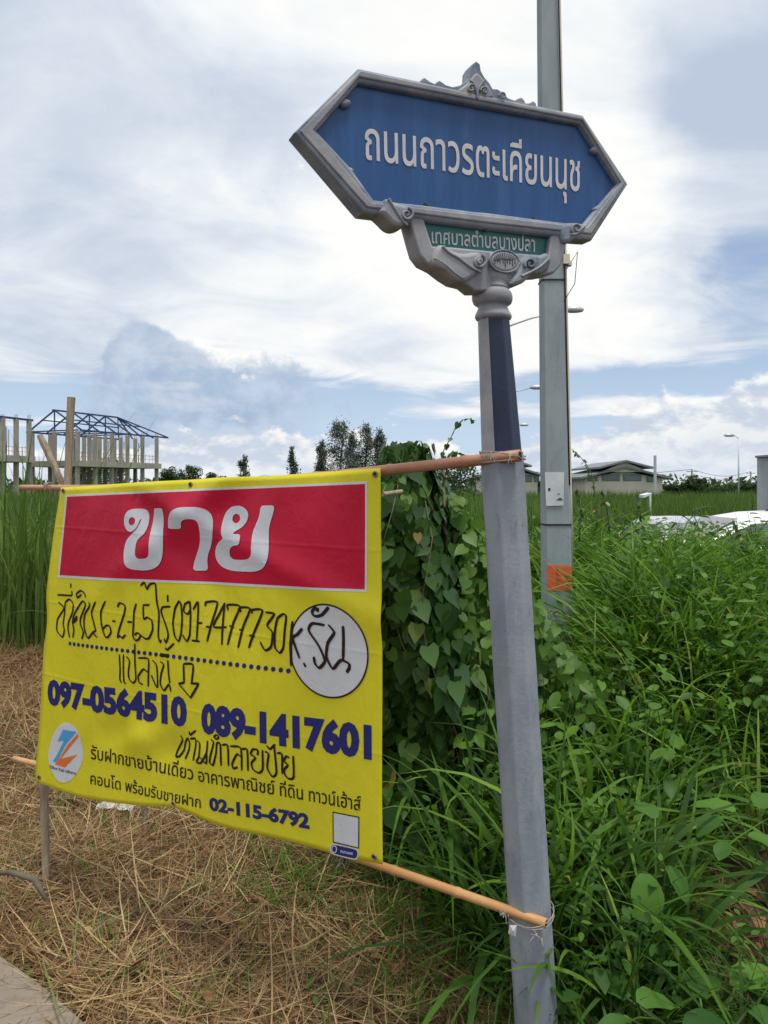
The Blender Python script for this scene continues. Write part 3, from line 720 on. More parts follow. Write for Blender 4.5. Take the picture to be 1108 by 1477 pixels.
ell = lambda cx_, cy_, a_, b2, n_=20: [(cx_+a_*math.cos(t_), cy_+b2*math.sin(t_)) for t_ in np.linspace(0, 2*math.pi, n_+1)[:-1]]
K1 = [(97, 222), (104, 172), (132, 146), (180, 143), (222, 146), (243, 172), (246, 215), (243, 262), (228, 298), (200, 322), (184, 350), (183, 395), (184, 432), (202, 448), (225, 449), (250, 446), (266, 425), (266, 340), (268, 240), (272, 175), (275, 141), (308, 140), (340, 140), (344, 200), (343, 300), (342, 400), (331, 465), (305, 502), (255, 520), (210, 520), (160, 514), (122, 495), (107, 450), (107, 380), (122, 328), (150, 300), (180, 268), (194, 235), (203, 200), (192, 212), (184, 245), (168, 272), (140, 288), (110, 268)]
K2 = [(376, 266), (376, 240), (379, 205), (402, 158), (450, 134), (510, 132), (565, 132), (622, 155), (648, 210), (648, 290), (632, 365), (606, 425), (600, 470), (605, 524), (560, 524), (510, 524), (516, 470), (535, 420), (557, 365), (566, 290), (564, 232), (545, 208), (515, 206), (485, 208), (463, 228), (458, 266), (420, 267)]
K3 = [(696, 300), (697, 235), (712, 165), (755, 126), (810, 126), (851, 165), (846, 220), (812, 262), (775, 284), (766, 295), (780, 299), (812, 299), (811, 335), (808, 366), (772, 368), (746, 390), (744, 430), (765, 455), (810, 457), (858, 455), (887, 430), (882, 365), (880, 290), (900, 235), (919, 185), (922, 125), (965, 124), (1013, 123), (1002, 180), (980, 250), (982, 330), (991, 400), (988, 460), (958, 512), (900, 530), (830, 528), (760, 525), (692, 502), (653, 450), (655, 385), (682, 344), (712, 325)]
for o_, m_, dx_ in ((.0022, 'v_shadow', 4), (.0028, 'v_white', 0)):
    cv = lambda q, dx_=dx_: zk((q[0]+dx_, q[1]+dx_))
    nm = 'heading_letter' if dx_ == 0 else 'letter_shadow'
    bprint(nm, [K1, ell(147, 220, 19, 25)], o_, M[m_], 2, cv)
    bprint(nm, [K2], o_, M[m_], 2, cv)
    bprint(nm, [K3, ell(778, 204, 23, 29)], o_, M[m_], 2, cv)
# phone numbers and small print
def btext(body, quad, mat, bold, ref, off=.0012, name='printed_line'):
    if ' ' not in body or name == 'logo_text':
        v, f = map_text(body, quad, B_loc, B_world, off, bold, ref, .03); return obj(name, v, f, M[mat], sheet)
    X0, X1, _, _ = bounds(text_mesh(body, bold)[0]); words = body.split(' '); lp = lambda a, b2, t_: (a[0]+(b2[0]-a[0])*t_, a[1]+(b2[1]-a[1])*t_)
    for i, w_ in enumerate(words):
        x1 = bounds(text_mesh(' '.join(words[:i+1]), bold)[0])[1]; b0 = bounds(text_mesh(w_, bold)[0]); ta = (x1-(b0[1]-b0[0])-X0)/(X1-X0); tb_ = (x1-X0)/(X1-X0)
        q = [lp(quad[0], quad[1], ta), lp(quad[0], quad[1], tb_), lp(quad[3], quad[2], tb_), lp(quad[3], quad[2], ta)]
        v, f = map_text(w_, q, B_loc, B_world, off, bold, ref, .03); obj('printed_word', v, f, M[mat], sheet)
btext('097-0564510', [(69, 1017), (274, 1049), (274, 1004), (69, 979)], 'v_navy', .058, '0', name='phone_number')
btext('089-1417601', [(295, 1056), (537, 1097), (537, 1045), (296, 1011)], 'v_navy', .058, '0', name='phone_number')
btext('02-115-6792', [(304, 1168), (446, 1197), (446, 1174), (304, 1148)], 'v_navy', .050, '0', name='phone_number')
btext('รับฝากขายบ้านเดี่ยว อาคารพาณิชย์ ที่ดิน ทาวน์เฮ้าส์', [(131, 1095), (521, 1170), (521, 1154), (131, 1080)], 'v_black', .010, 'x')
btext('คอนโด พร้อมรับขายฝาก', [(130, 1131), (292, 1165), (292, 1152), (130, 1118)], 'v_black', .010, 'x')
# row of dots
for k in range(38):
    s = k/37; s = s*(1-.16*(1-s)*1.6); x = 102.6+(421-102.6)*s; y = 928+(966-928)*s
    bprint('dot', [ell(x, y, 2.3+1.0*s, 2.9+.9*s, 12)], .0012, M['v_navy'])
# white circle
cc = B_loc(476.3, 937.6); Rr = .1615
cp = [(cc[0]+Rr*math.cos(a), cc[1]+Rr*math.sin(a)) for a in np.linspace(0, 6.283185, 65)[:-1]]
def bshape(name, loops, off, mat, parent=None):
    v, f = curve_mesh(loops); v, f = refine(v, f, .03); return obj(name, [B_world((q.x, q.y), off) for q in v], f, mat, parent or sheet, True)
disc = bshape('white_disc', [cp], .0020, M['v_white'])
bshape('disc_outline', [cp, [(cc[0]+(Rr-.0062)*math.cos(a), cc[1]+(Rr-.0062)*math.sin(a)) for a in np.linspace(0, 6.283185, 65)[:-1]]], .0028, M['v_black'])
# logo
zl = zc(50, 1030, 5.54)
bprint('logo_disc', [[(255, 60), (320, 85), (365, 150), (392, 290), (385, 380), (335, 478), (290, 530), (230, 552), (185, 532), (145, 470), (108, 370), (116, 270), (155, 150), (200, 85)]], .0014, M['v_white'], 2, zl)
bprint('logo_mark', [[(232, 122), (345, 140), (255, 240), (212, 320), (178, 385), (148, 378), (190, 310), (237, 212), (185, 217)]], .0020, M['v_sky'], 0, zl)
bprint('logo_mark', [[(355, 150), (358, 178), (290, 260), (213, 357), (345, 322), (245, 426), (165, 400), (212, 335), (262, 250)]], .0020, M['v_orange'], 0, zl)
btext('Zillion Real อสังหาฯ', [zl((122, 430)), zl((330, 488)), zl((330, 468)), zl((122, 410))], 'v_navy', .015, 'x', .0022, 'logo_text')
# card at lower right (its code is not reproduced)
zq = zc(400, 1130, 6.925)
bprint('card_outline', [[(553, 280), (822, 332), (818, 652), (553, 594)]], .0013, M['v_black'], 0, zq)
bprint('card', [[(565, 294), (812, 342), (808, 638), (564, 582)]], .0019, M['v_white'], 0, zq)
bprint('badge_outline', [[(545, 600), (575, 604), (780, 650), (812, 668), (812, 722), (795, 758), (765, 764), (550, 712), (525, 690), (525, 630)]], .0013, M['v_white'], 2, zq)
bprint('badge', [[(552, 612), (575, 614), (775, 656), (803, 678), (800, 725), (785, 748), (760, 750), (555, 702), (534, 680), (534, 635)]], .0019, M['v_navy'], 2, zq)
bprint('badge_ring', [ell(568, 658, 28, 40), ell(568, 658, 20, 30)], .0025, M['v_white'], 0, zq)
btext('สแกนเลย', [zq((630, 690)), zq((755, 714)), zq((755, 690)), zq((630, 667))], 'v_white', .008, 'x', .0025, 'badge_text')

# handwriting: brush strokes over the print
def cat(pts, n=5):
    p = [Vector(q) for q in pts]; p = [p[0]*2-p[1]]+p+[p[-1]*2-p[-2]]; o_ = []
    for i in range(1, len(p)-2):
        for k in range(n):
            t_ = k/n; a, b2, c_, d_ = p[i-1], p[i], p[i+1], p[i+2]
            cr = .5*((2*b2)+(c_-a)*t_+(2*a-5*b2+4*c_-d_)*t_*t_+(3*b2-a-3*c_+d_)*t_**3)
            li = b2.lerp(c_, t_); o_.append(li.lerp(cr, .65))
    o_.append(p[-2]); return o_
_so = [0]
def strokes(name, lst, conv, w, base=.0016):
    V = []; Fc = []
    for st in lst:
        q = [Vector(B_loc(*conv(x))) for x in cat(st)]
        n_ = len(q)
        for i in range(n_):
            _so[0] = (_so[0]+1) % 400
            off = base+_so[0]*2.0e-6
            t_ = (q[min(i+1, n_-1)]-q[max(i-1, 0)])
            if t_.length < 1e-7: t_ = Vector((1, 0))
            t_.normalize(); nn = Vector((-t_.y, t_.x))
            # flat nib held at an angle: thin and thick strokes
            ww = w*(.62+.62*abs(t_.dot(Vector((-.55, .83)))))*(1 if 0 < i < n_-1 else .7)
            V += [(q[i]+nn*ww/2, off), (q[i]-nn*ww/2, off)]
            if i: k = len(V); Fc.append((k-4, k-3, k-1, k-2))
    return obj(name, [B_world((a.x, a.y), o2) for a, o2 in V], Fc, M['ink'], sheet)
ZA = zc(60, 830, 5.54); ZB = zc(240, 830, 5.54); ZD = zc(400, 850, 6.925); ZE = zc(240, 1030, 5.54)
HA = [[(128, 155), (190, 157), (252, 158), (251, 122)], [(243, 62), (243, 98)],
      [(135, 210), (185, 262), (132, 348), (126, 440), (172, 492), (190, 440), (180, 385), (192, 300), (198, 215), (235, 190), (268, 230), (258, 300), (226, 375), (222, 430), (235, 495)],
      [(303, 180), (293, 148), (328, 120), (362, 138), (376, 172)], [(300, 180), (338, 150)],
      [(262, 495), (272, 432), (262, 372), (278, 305), (345, 205), (374, 232), (332, 335), (328, 385), (352, 450), (338, 505)], [(266, 372), (298, 325), (296, 350), (270, 376)],
      [(400, 212), (410, 238), (366, 312), (358, 390), (372, 465), (392, 498), (440, 440)], [(460, 205), (424, 290), (442, 385), (455, 435), (432, 455), (468, 492)],
      [(540, 200), (500, 290), (506, 400), (530, 480), (552, 490), (580, 450), (570, 402), (545, 395), (512, 425)], [(592, 360), (618, 362)],
      [(635, 248), (655, 215), (695, 238), (690, 295), (645, 430), (632, 490), (650, 478), (670, 495), (697, 470)], [(712, 365), (750, 368)],
      [(785, 220), (766, 290), (760, 400), (755, 480), (775, 515), (800, 505), (815, 472), (790, 455), (768, 472)],
      [(812, 470), (850, 500), (882, 495), (912, 425), (905, 355), (870, 330), (842, 342), (838, 238)], [(835, 232), (888, 232)],
      [(820, 78), (850, 52), (868, 105), (892, 68), (935, 65), (945, 200), (962, 300), (955, 470), (968, 530), (978, 510)],
      [(1030, 150), (1032, 208)], [(1052, 245), (992, 250), (980, 288), (1024, 420), (1034, 480), (1015, 532), (1000, 500)]]
strokes('handwriting', HA, ZA, .0090)
HB = [[(125, 198), (92, 260), (75, 380), (90, 480), (120, 520), (140, 460), (148, 330), (138, 225), (122, 198)],
      [(208, 205), (170, 225), (160, 280), (190, 305), (213, 270), (208, 205), (216, 300), (210, 470), (185, 520), (152, 470)],
      [(235, 270), (272, 208), (276, 300), (268, 512)], [(226, 514), (292, 521)], [(278, 376), (312, 376)],
      [(332, 242), (336, 210), (424, 214), (386, 380), (352, 522)], [(340, 402), (386, 410)],
      [(485, 215), (445, 300), (402, 405), (508, 408)], [(482, 218), (476, 380), (474, 548)],
      [(512, 275), (506, 232), (608, 242), (560, 370), (520, 548)], [(528, 395), (566, 413)],
      [(616, 290), (614, 252), (695, 262), (640, 400), (605, 570)], [(608, 424), (640, 440)],
      [(714, 300), (710, 270), (798, 276), (725, 460), (690, 572)], [(690, 470), (736, 482)],
      [(820, 288), (893, 302), (836, 390), (880, 450), (868, 560), (820, 590), (778, 520)],
      [(962, 300), (918, 338), (900, 430), (898, 560), (935, 610), (965, 568), (976, 430), (986, 320), (960, 298)]]
strokes('handwriting', HB, ZB, .0090)
HC = [[(642, 625), (646, 740), (642, 825), (656, 856)], [(676, 625), (672, 740), (674, 845), (690, 860)],
      [(767, 540), (766, 700), (770, 825), (745, 855), (715, 818), (712, 760), (723, 682), (698, 640)],
      [(793, 655), (872, 662), (873, 760), (868, 885)], [(870, 772), (832, 745), (790, 800), (796, 850), (826, 868)],
      [(905, 670), (940, 722), (945, 890), (918, 848), (895, 792)], [(968, 680), (996, 712), (975, 780), (968, 860), (996, 915), (1038, 865), (1055, 922)], [(1030, 672), (1036, 780), (1046, 856)],
      [(962, 634), (1036, 646)], [(966, 624), (1030, 632)], [(1008, 570), (1024, 590), (1082, 538)]]
strokes('handwriting', HC, ZA, .0085)
strokes('drawn_arrow', [[(160, 700), (240, 708), (228, 855), (228, 855)], [(226, 855), (290, 857)], [(288, 857), (218, 972)], [(222, 972), (120, 858)], [(120, 858), (170, 850)], [(167, 852), (161, 700)]], ZB, .0095)
HD = [[(428, 215), (440, 188), (410, 180), (382, 215), (395, 252), (430, 262), (480, 245), (550, 170)],
      [(192, 308), (178, 500), (178, 755)], [(288, 382), (240, 440), (195, 482), (262, 680)], [(298, 722), (322, 765)],
      [(505, 350), (385, 332), (350, 402), (450, 560), (505, 705), (452, 775), (412, 735), (398, 662)],
      [(538, 345), (596, 425), (535, 525), (520, 665), (580, 785), (640, 715), (672, 700), (735, 735), (738, 780), (712, 825)], [(680, 358), (684, 500), (680, 692)]]
strokes('handwriting', HD, ZD, .0105, .0036)
HE = [[(125, 165), (140, 205), (92, 285), (76, 338), (108, 335), (150, 285), (165, 225), (190, 185), (205, 225), (198, 280), (165, 352)], [(205, 130), (212, 158), (262, 122)],
      [(212, 190), (258, 186), (262, 240), (240, 360)], [(275, 198), (296, 232), (290, 330), (268, 368), (305, 378), (352, 300), (360, 200)], [(298, 330), (350, 382), (356, 300)],
      [(430, 152), (450, 172), (432, 188), (412, 172), (430, 152)], [(385, 188), (408, 218), (384, 320), (378, 372), (402, 395), (428, 300), (435, 222), (462, 230), (464, 402)],
      [(475, 234), (520, 240), (521, 405)], [(538, 244), (622, 260), (623, 442)], [(620, 330), (590, 310), (550, 385), (558, 425), (592, 414)],
      [(630, 268), (672, 274), (672, 446)], [(752, 320), (755, 278), (718, 270), (698, 308), (735, 340), (702, 380), (712, 432), (755, 462), (788, 430), (792, 275)],
      [(810, 288), (838, 310), (824, 420), (860, 492), (895, 460), (884, 240)], [(825, 240), (850, 270), (892, 232)], [(905, 303), (942, 312), (940, 472)],
      [(1000, 342), (975, 330), (956, 368), (986, 400), (955, 440), (962, 482), (990, 512), (1028, 498), (1030, 325)]]
strokes('handwriting', HE, ZE, .0082)
# hem and eyelets
def eyelet(px, py):
    q = B_loc(px, py); c = B_world(q, .002); b_ = B()
    ring = [c+Bd*math.cos(a)*.0085+Vector((0, 0, 1))*math.sin(a)*.0085 for a in np.linspace(0, 6.283, 17)]
    b_.tube(ring, .0028, 6, False); e = b_.build('eyelet', M['rust'], banner, True)
    b2 = B(); b2.tube([c, c+Bn*.0012], .0065, 12); b2.build('hole_shade', M['hollow'], e)  # dark disc paints the shade in the eyelet opening
for q in ((92, 708), (277, 699), (542, 684), (57, 1121), (252, 1158), (540, 1236)): eyelet(*q)
# creased hem shadow line = real folded strip
def hem(pa, pb, pc, pd):
    bprint('hem', [[pa, pb, pc, pd]], .0009, M['v_yellow'])

def bamboo(name, label, a, b, r0, r1, nodes, mat, group=None, cut=False, sag=0.):
    a, b = Vector(a), Vector(b); e = empty(name, a, label, 'bamboo pole', group)
    L_ = (b-a).length; pts = []; rad = []
    ns = sorted(nodes)
    tt = set(np.linspace(0, 1, 40)); 
    for q in ns: tt |= {q-.005, q-.0015, q+.0015, q+.005}
    for s in sorted(x for x in tt if 0 <= x <= 1):
        p = a.lerp(b, s)-Vector((0, 0, sag*math.sin(math.pi*s)))
        r = r0+(r1-r0)*s
        for q in ns:
            if abs(s-q) < .002: r *= 1.13
        pts.append(p); rad.append(r)
    b_ = B(); b_.tube(pts, rad, 14, True); b_.build('cane', mat, e, True)
    if cut:
        t_ = (b-a).normalized(); h = B(); h.tube([b+t_*.0003, b+t_*.0012], r1*.72, 12); h.build('hollow_end_shade', M['hollow'], e)  # dark disc on the closed cane end paints the shaded hollow
    return e
tb_a, tb_b = at(30, 703, 3.60), at(750, 657, 2.245)
bb_a, bb_b = at(20, 1094, 3.60), at(788, 1332, 2.245)
top_b = bamboo('bamboo_pole', 'reddish brown bamboo pole along the banner top, tied to the column below its dark paint', tb_a, tb_b, .013, .0185, (.12, .27, .42, .56, .70, .82, .93), M['bamboo'], None, True, .036)
bot_b = bamboo('bamboo_pole', 'yellowish bamboo pole under the banner, its cut hollow end lashed low on the sign column', bb_a, bb_b, .013, .0148, (.1, .22, .35, .48, .6, .71, .80, .89), M['bamboo2'], None, True, -.034)
# lashings
def lashing(parent, c, axis_dir, rr, turns, seed, mat='rust'):
    r_ = random.Random(seed); b_ = B(); c = Vector(c)
    for k in range(turns):
        pts = []; tilt = r_.uniform(-.35, .35); o2 = r_.uniform(-.018, .018)
        for i in range(19):
            a = i/18*6.283; p = Vector((math.cos(a)*rr[0], math.sin(a)*rr[1], 0))
            pts.append(c+p+Vector((0, 0, o2+tilt*p.x)))
        b_.tube(pts, .0013, 5, False)
    for k in range(5):
        p = c+Vector((r_.uniform(-.02, .02), -rr[1]-.006, r_.uniform(-.015, .015))); d_ = Vector((r_.uniform(-.03, .03), -.012, r_.uniform(-.03, .02)))
        b_.tube([p, p+d_*.6, p+d_+Vector((0, 0, -.006))], .0012, 5)
    return b_.build('wire_tie', M[mat], parent, True)
M['tie'] = material('grey_twine', (.25, .22, .19), (.38, .35, .31), .8, 60)
def tie_on(parent, xpx, ypx, z, seed):
    c = AX(z)+Vector((0, -.012, 0)); return lashing(parent, c, None, (.071, .094), 3, seed, 'tie')
tie_on(top_b, 715, 660, spx(658), 3); tie_on(bot_b, 745, 1318, spx(1316), 5)
# knots wrapped round the cane in front of the column
def cane_wrap(parent, a, b, s, r, n_, seed, mat='tie'):
    r_ = random.Random(seed); a, b = Vector(a), Vector(b); t_ = (b-a).normalized(); u = t_.cross(Vector((0, 0, 1))).normalized(); w_ = u.cross(t_)
    bb = B(); c = a.lerp(b, s)
    pts = []
    for i in range(n_*12+1):
        an = i/12*6.283; pts.append(c+t_*(i/12/n_-.5)*.03*r_.uniform(.7, 1.3)+(u*math.cos(an)+w_*math.sin(an))*(r+.0015))
    bb.tube(pts, .0015, 5); 
    for k in range(4): 
        d_ = Vector((r_.uniform(-.03, .03), -.02, r_.uniform(-.03, .01))); p = c-Vector((0, r, 0)); bb.tube([p, p+d_*.5+Vector((0,0,.004)), p+d_], .0012, 5)
    return bb.build('wire_tie', M[mat], parent, True)
cane_wrap(top_b, tb_a, tb_b, .962, .018, 5, 1); cane_wrap(bot_b, bb_a, bb_b, .950, .0148, 5, 2)
cane_wrap(top_b, tb_a, tb_b, .085, .0135, 6, 4); cane_wrap(top_b, tb_a, tb_b, .735, .0165, 2, 8); cane_wrap(bot_b, bb_a, bb_b, .72, .0145, 2, 9)
# scrap of plastic on the lower tie
sp_ = B(); c = at(740, 1340, 2.235)
sp_.add([c+Vector((-.010, 0, .012)), c+Vector((.011, -.004, .014)), c+Vector((.007, -.002, -.022)), c+Vector((-.014, .004, -.016)), c+Vector((0, -.008, -.002))], [(0, 1, 4), (1, 2, 4), (2, 3, 4), (3, 0, 4)])
tag(sp_.build('plastic_scrap', M['bag']), 'small white plastic scrap caught in the lower tie on the column', 'plastic scrap')
# wooden stakes
def stake(label, pts, r, group=None, n=7, seed=0, mat='wood'):
    r_ = random.Random(seed); b_ = B(); P = []; a = Vector(pts[0])
    for i in range(13):
        s = i/12*(len(pts)-1); k = min(int(s), len(pts)-2); p = Vector(pts[k]).lerp(Vector(pts[k+1]), s-k)
        P.append(p+Vector((r_.uniform(-.003, .003), 0, 0)))
    b_.tube(P, [r*(1+r_.uniform(-.08, .08)) for _ in P], n)
    return tag(b_.build('wooden_stake', M[mat], None, False), label, 'wooden stake', group)
stake('upright grey wooden stake rising behind the left end of the banner', [at(66, 1308, 3.44), at(64, 1100, 3.52), at(88, 800, 3.56), at(97, 700, 3.57), at(103, 573, 3.58)], .0185, seed=2)
stake('short wooden stake slanting left against the taller upright stake', [at(96, 760, 3.62), at(88, 695, 3.63), at(58, 628, 3.66)], .0165, seed=4)
stake('dark wooden stake standing behind the middle of the banner bottom edge', [at(209, 1235, 4.0), at(208, 1100, 3.98)], .016, seed=5)
st = B(); st.tube([at(553, 713, 2.85), at(580, 709, 2.9)], .009, 8); tag(st.build('cane_offcut', M['wood']), 'short pale cane end poking out right of the banner by the creeper', 'cane')

# ------------------------------------------------------------------ UTILITY POLE
UP = empty('utility_pole', (2.30/5.8*0+at(800, 700, 6).x, 6, .2), 'tall grey concrete utility pole with orange band behind the street sign', 'utility pole')
def prism(zs, wids, deps, cxs, cy, ch=.22):
    V = []; Fc = []
    for z, w, d_, cx_ in zip(zs, wids, deps, cxs):
        c = ch*min(w, d_)*.5
        pr = [(-w/2+c, -d_/2), (w/2-c, -d_/2), (w/2, -d_/2+c), (w/2, d_/2-c), (w/2-c, d_/2), (-w/2+c, d_/2), (-w/2, d_/2-c), (-w/2, -d_/2+c)]
        V += [(cx_+x, cy+y, z) for x, y in pr]
    n_ = 8
    for i in range(len(zs)-1):
        for k in range(n_): k2 = (k+1) % n_; Fc.append((i*n_+k, i*n_+k2, (i+1)*n_+k2, (i+1)*n_+k))
    Fc.append(tuple(range(n_))[::-1]); Fc.append(tuple((len(zs)-1)*n_+k for k in range(n_)))
    return V, Fc
UX = lambda z: at(800.5, 700, 6).x-(z-1.9)*.0155
UW = lambda z: .207-(z-1.9)*.0145
def useg(name, z0, z1, mat, grow=0, n_=6):
    zs = list(np.linspace(z0, z1, n_)); v, f = prism(zs, [UW(z)+grow for z in zs], [UW(z)*.8+grow for z in zs], [UX(z) for z in zs], 6.0)
    return obj(name, v, f, mat, UP)
useg('shaft', -.1, 9.0, M['pole'], 0, 20)
zb0, zb1 = at(0, 852, 5.92).z, at(0, 815, 5.92).z
zs = [zb0, zb1]
v, f = prism(zs, [UW(z)*.90 for z in zs], [UW(z)*.8+.006 for z in zs], [UX(z)+.006 for z in zs], 6.0, .02); obj('painted_band', v, f, M['orange'], UP)
for y_ in (757, 402):
    z = at(0, y_, 5.9).z; v, f = prism([z-.006, z+.006], [UW(z)+.012]*2, [UW(z)*.8+.012]*2, [UX(z)]*2, 6.0); obj('wire_loop', v, f, M['cable'], UP)
cb = B(); cb.tube([(UX(z)+UW(z)/2+.012, 5.97, z) for z in np.linspace(1.25, 8.9, 14)], .013, 8); cb.build('conduit', M['conduit'], UP, True)
cb = B(); cb.tube([(UX(z)+UW(z)/2-.004, 5.925, z) for z in np.linspace(1.9, 8.9, 14)], .006, 6); cb.build('cable', M['cable'], UP, True)
cl = B(); p = at(816, 375, 5.95); cl.box((p.x, p.y, p.z), (.05, .07, .075)); cl.box((p.x+.03, p.y, p.z-.03), (.03, .05, .035)); cl.build('cable_clamp', M['conduit'], UP)
cl = B(); cl.tube([(UX(3.6)+.11, 5.95, 3.62), (UX(3.6)+.19, 5.93, 3.75), (UX(3.6)+.17, 5.94, 3.5), (UX(3.4)+.07, 5.9, 3.35)], .0035, 5); cl.build('loose_wire', M['cable'], UP, True)
fz0, fz1 = at(0, 730, 5.9).z, at(0, 681, 5.9).z
fl = B(); yy = 6-UW(1.9)*.4-.012
P = [at(786, 681, yy), at(814, 681, yy), at(813, 729, yy), at(788, 730, yy)]
fl.add(P+[p+Vector((0, .002, 0)) for p in P], [(0, 3, 2, 1), (4, 5, 6, 7), (0, 1, 5, 4), (1, 2, 6, 5), (2, 3, 7, 6), (3, 0, 4, 7)])
fly = tag(fl.build('flyer', M['paper']), 'faded white paper flyer stuck on the grey utility pole above the orange band', 'flyer')
ink = B()
for (x0, y0, x1, y1) in ((791, 704, 794, 708), (806, 718, 810, 719.5), (803, 720, 812, 721.6), (804, 712, 808, 713)):
    q = [at(a, b2, yy-.002) for a, b2 in ((x0, y0), (x1, y0), (x1, y1), (x0, y1))]; ink.add(q, [(0, 3, 2, 1)])
ink.build('print', M['v_black'], fly)

# ------------------------------------------------------------------ street lamps
def street_lamp(label, D, px_pole, y_arm0, px_head, y_head, grp='street lamps along the far road', reach_left=False, hs=1.):
    base = Vector((at(px_pole, 700, D).x, D, 0)); e = empty('street_lamp', base, label, 'street lamp', grp)
    hd = at(px_head, y_head, D); arm0 = at(px_pole, y_arm0, D)
    p = B(); p.tube([base-Vector((0, 0, .2)), Vector((base.x, D, arm0.z))], [.085, .05], 10); p.build('post', M['metal'], e, True)
    a = B(); mid = arm0.lerp(hd, .5)+Vector((0, 0, .08)); a.tube([arm0, mid, hd], .03, 8); a.build('arm', M['metal'], e, True)
    s = 1 if hd.x > arm0.x else -1
    v, f = lathe([(hd+Vector((s*.25, 0, z)), r) for z, r in ((-.07, .10), (-.05, .17), (.02, .2), (.08, .13), (.1, .04))], 16)
    v = [Vector(((q.x-hd.x-s*.25)*2.1*hs+hd.x+s*.25*hs, D+(q.y-D)*.8*hs, hd.z+(q.z-hd.z)*hs*1.5)) for q in v]
    o_ = obj('lamp_head', v, f, M['metal'], e, True)
    return e
street_lamp('nearest far street lamp, head just right of the utility pole, post behind the sign column', 26, 716, 477, 818, 447, hs=.9)
street_lamp('middle far street lamp, head showing between the sign column and the utility pole', 42, 722, 574, 768, 559, hs=1.)
street_lamp('smallest far street lamp, its head barely clear of the dark painted sign column', 67, 728, 617, 752, 613, hs=1.)
street_lamp('slim street lamp standing alone over the field right of the houses', 72, 1065.5, 633, 1057, 628, hs=1.3)

# ------------------------------------------------------------------ unfinished concrete building (left)
def skeleton(name, label, bays, org, ux, uy, nx, ny, bx, by, z1, z2, roof, brickrow):
    e = empty(name, org, label, 'building'); org = Vector(org); ux = Vector(ux).normalized(); uy = Vector(uy).normalized()
    P = lambda i, j, z: org+ux*i*bx+uy*j*by+Vector((0, 0, z))
    for j in range(ny+1):
        for i in range(nx+1):
            c = B(); c.bar(P(i, j, 0), P(i, j, z1-.61), .38, .38); c.build('column', M['cement'], e)
            c = B(); c.bar(P(i, j, z1+.02), P(i, j, z2), .36, .36); c.build('column', M['cement'], e)
    s = B(); a, b2, c_, d_ = P(-.12, -.15, z1), P(nx+.12, -.15, z1), P(nx+.12, ny+.15, z1), P(-.12, ny+.15, z1)
    s.add([a, b2, c_, d_]+[q-Vector((0, 0, .60)) for q in (a, b2, c_, d_)], [(0, 1, 2, 3), (7, 6, 5, 4), (0, 4, 5, 1), (1, 5, 6, 2), (2, 6, 7, 3), (3, 7, 4, 0)])
    s.build('floor_slab', M['cement'], e)
    if brickrow:
        w_ = B(); w_.bar(P(0, .08, .6), P(nx, .08, .6), .16, 1.2); w_.build('brick_wall', M['brick'], e)
    if roof:
        zr = z2+2.3; ov = .55
        def bar(n_, a_, b__, w=.13):
            q = B(); q.bar(a_, b__, w, w*1.3); q.build(n_, M['steelblue'], e)
        for j in (-.18, ny+.18): bar('eave_beam', P(-.1, j, z2+.1), P(nx+ov, j, z2+.1))
        bar('ridge_beam', P(-.1, ny/2, zr), P(nx-1.2, ny/2, zr))
        for k in range(0, 2*nx-1, 2):
            i = k/2
            if i > nx-1.2: break
            for j in (-.18, ny+.18): bar('rafter', P(i, ny/2, zr), P(i, j, z2+.12), .11)
            if k % 2 == 0: bar('king_post', P(i, ny/2, z2+.1), P(i, ny/2, zr), .10); bar('tie_beam', P(i, 0, z2+.14), P(i, ny, z2+.14), .10)
        for j in (-.18, ny*.25, ny*.5, ny*.75, ny+.18): bar('hip_rafter', P(nx-1.2, ny/2, zr), P(nx+ov, j, z2+.12), .11)
        for fr in (.5,):
            for sgn in (0, 1):
                jj = (ny/2)*(1-fr) if sgn == 0 else ny-(ny/2)*(1-fr); zz_ = zr-(zr-z2-.1)*fr
                bar('purlin', P(-.1, jj, zz_+.1), P(nx-1.2+fr*1.6, jj, zz_+.1), .09)
    else:
        for j in range(ny+1):
            q = B(); q.bar(P(-.5, j, z2+.06), P(nx+.3, j, z2+.06), .14, .2); q.build('eave_beam', M['steelblue'], e)
    rl = B()
    for i in range(nx*4+1): p = P(i/4, .02, z1); rl.bar(p, p+Vector((0, 0, .9+.1*(i % 3))), .03)
    rl.bar(P(0, .02, z1+.85), P(nx, .02, z1+.85), .04); rl.bar(P(0, .02, z1+.45), P(nx, .02, z1+.45), .04); rl.build('railing', M['wood'], e)
    for j in range(ny+1):
        for i in range(nx+1):
            rb = B()
            for dx_, dy_ in ((-.1, -.1), (.1, -.1), (-.1, .1), (.1, .1)): p = P(i, j, z2)+Vector((dx_, dy_, 0)); rb.bar(p, p+Vector((0, 0, .35+.1*((i+j) % 3))), .025)
            rb.build('rebar', M['rust'], e)
    lw = B(); lw.bar(P(0, ny, .5), P(nx*.6, ny, .5), .15, 1.0); lw.build('low_wall', M['brick'], e)
    for i in range(nx):
        for k in range(3):
            q = B(); q.bar(P(i+.3+.2*k, .5, z1+.0), P(i+.3+.2*k, .5, z2-.3-.3*k), .06); q.build('prop', M['steelblue'] if k % 2 else M['wood'], e)
    return e
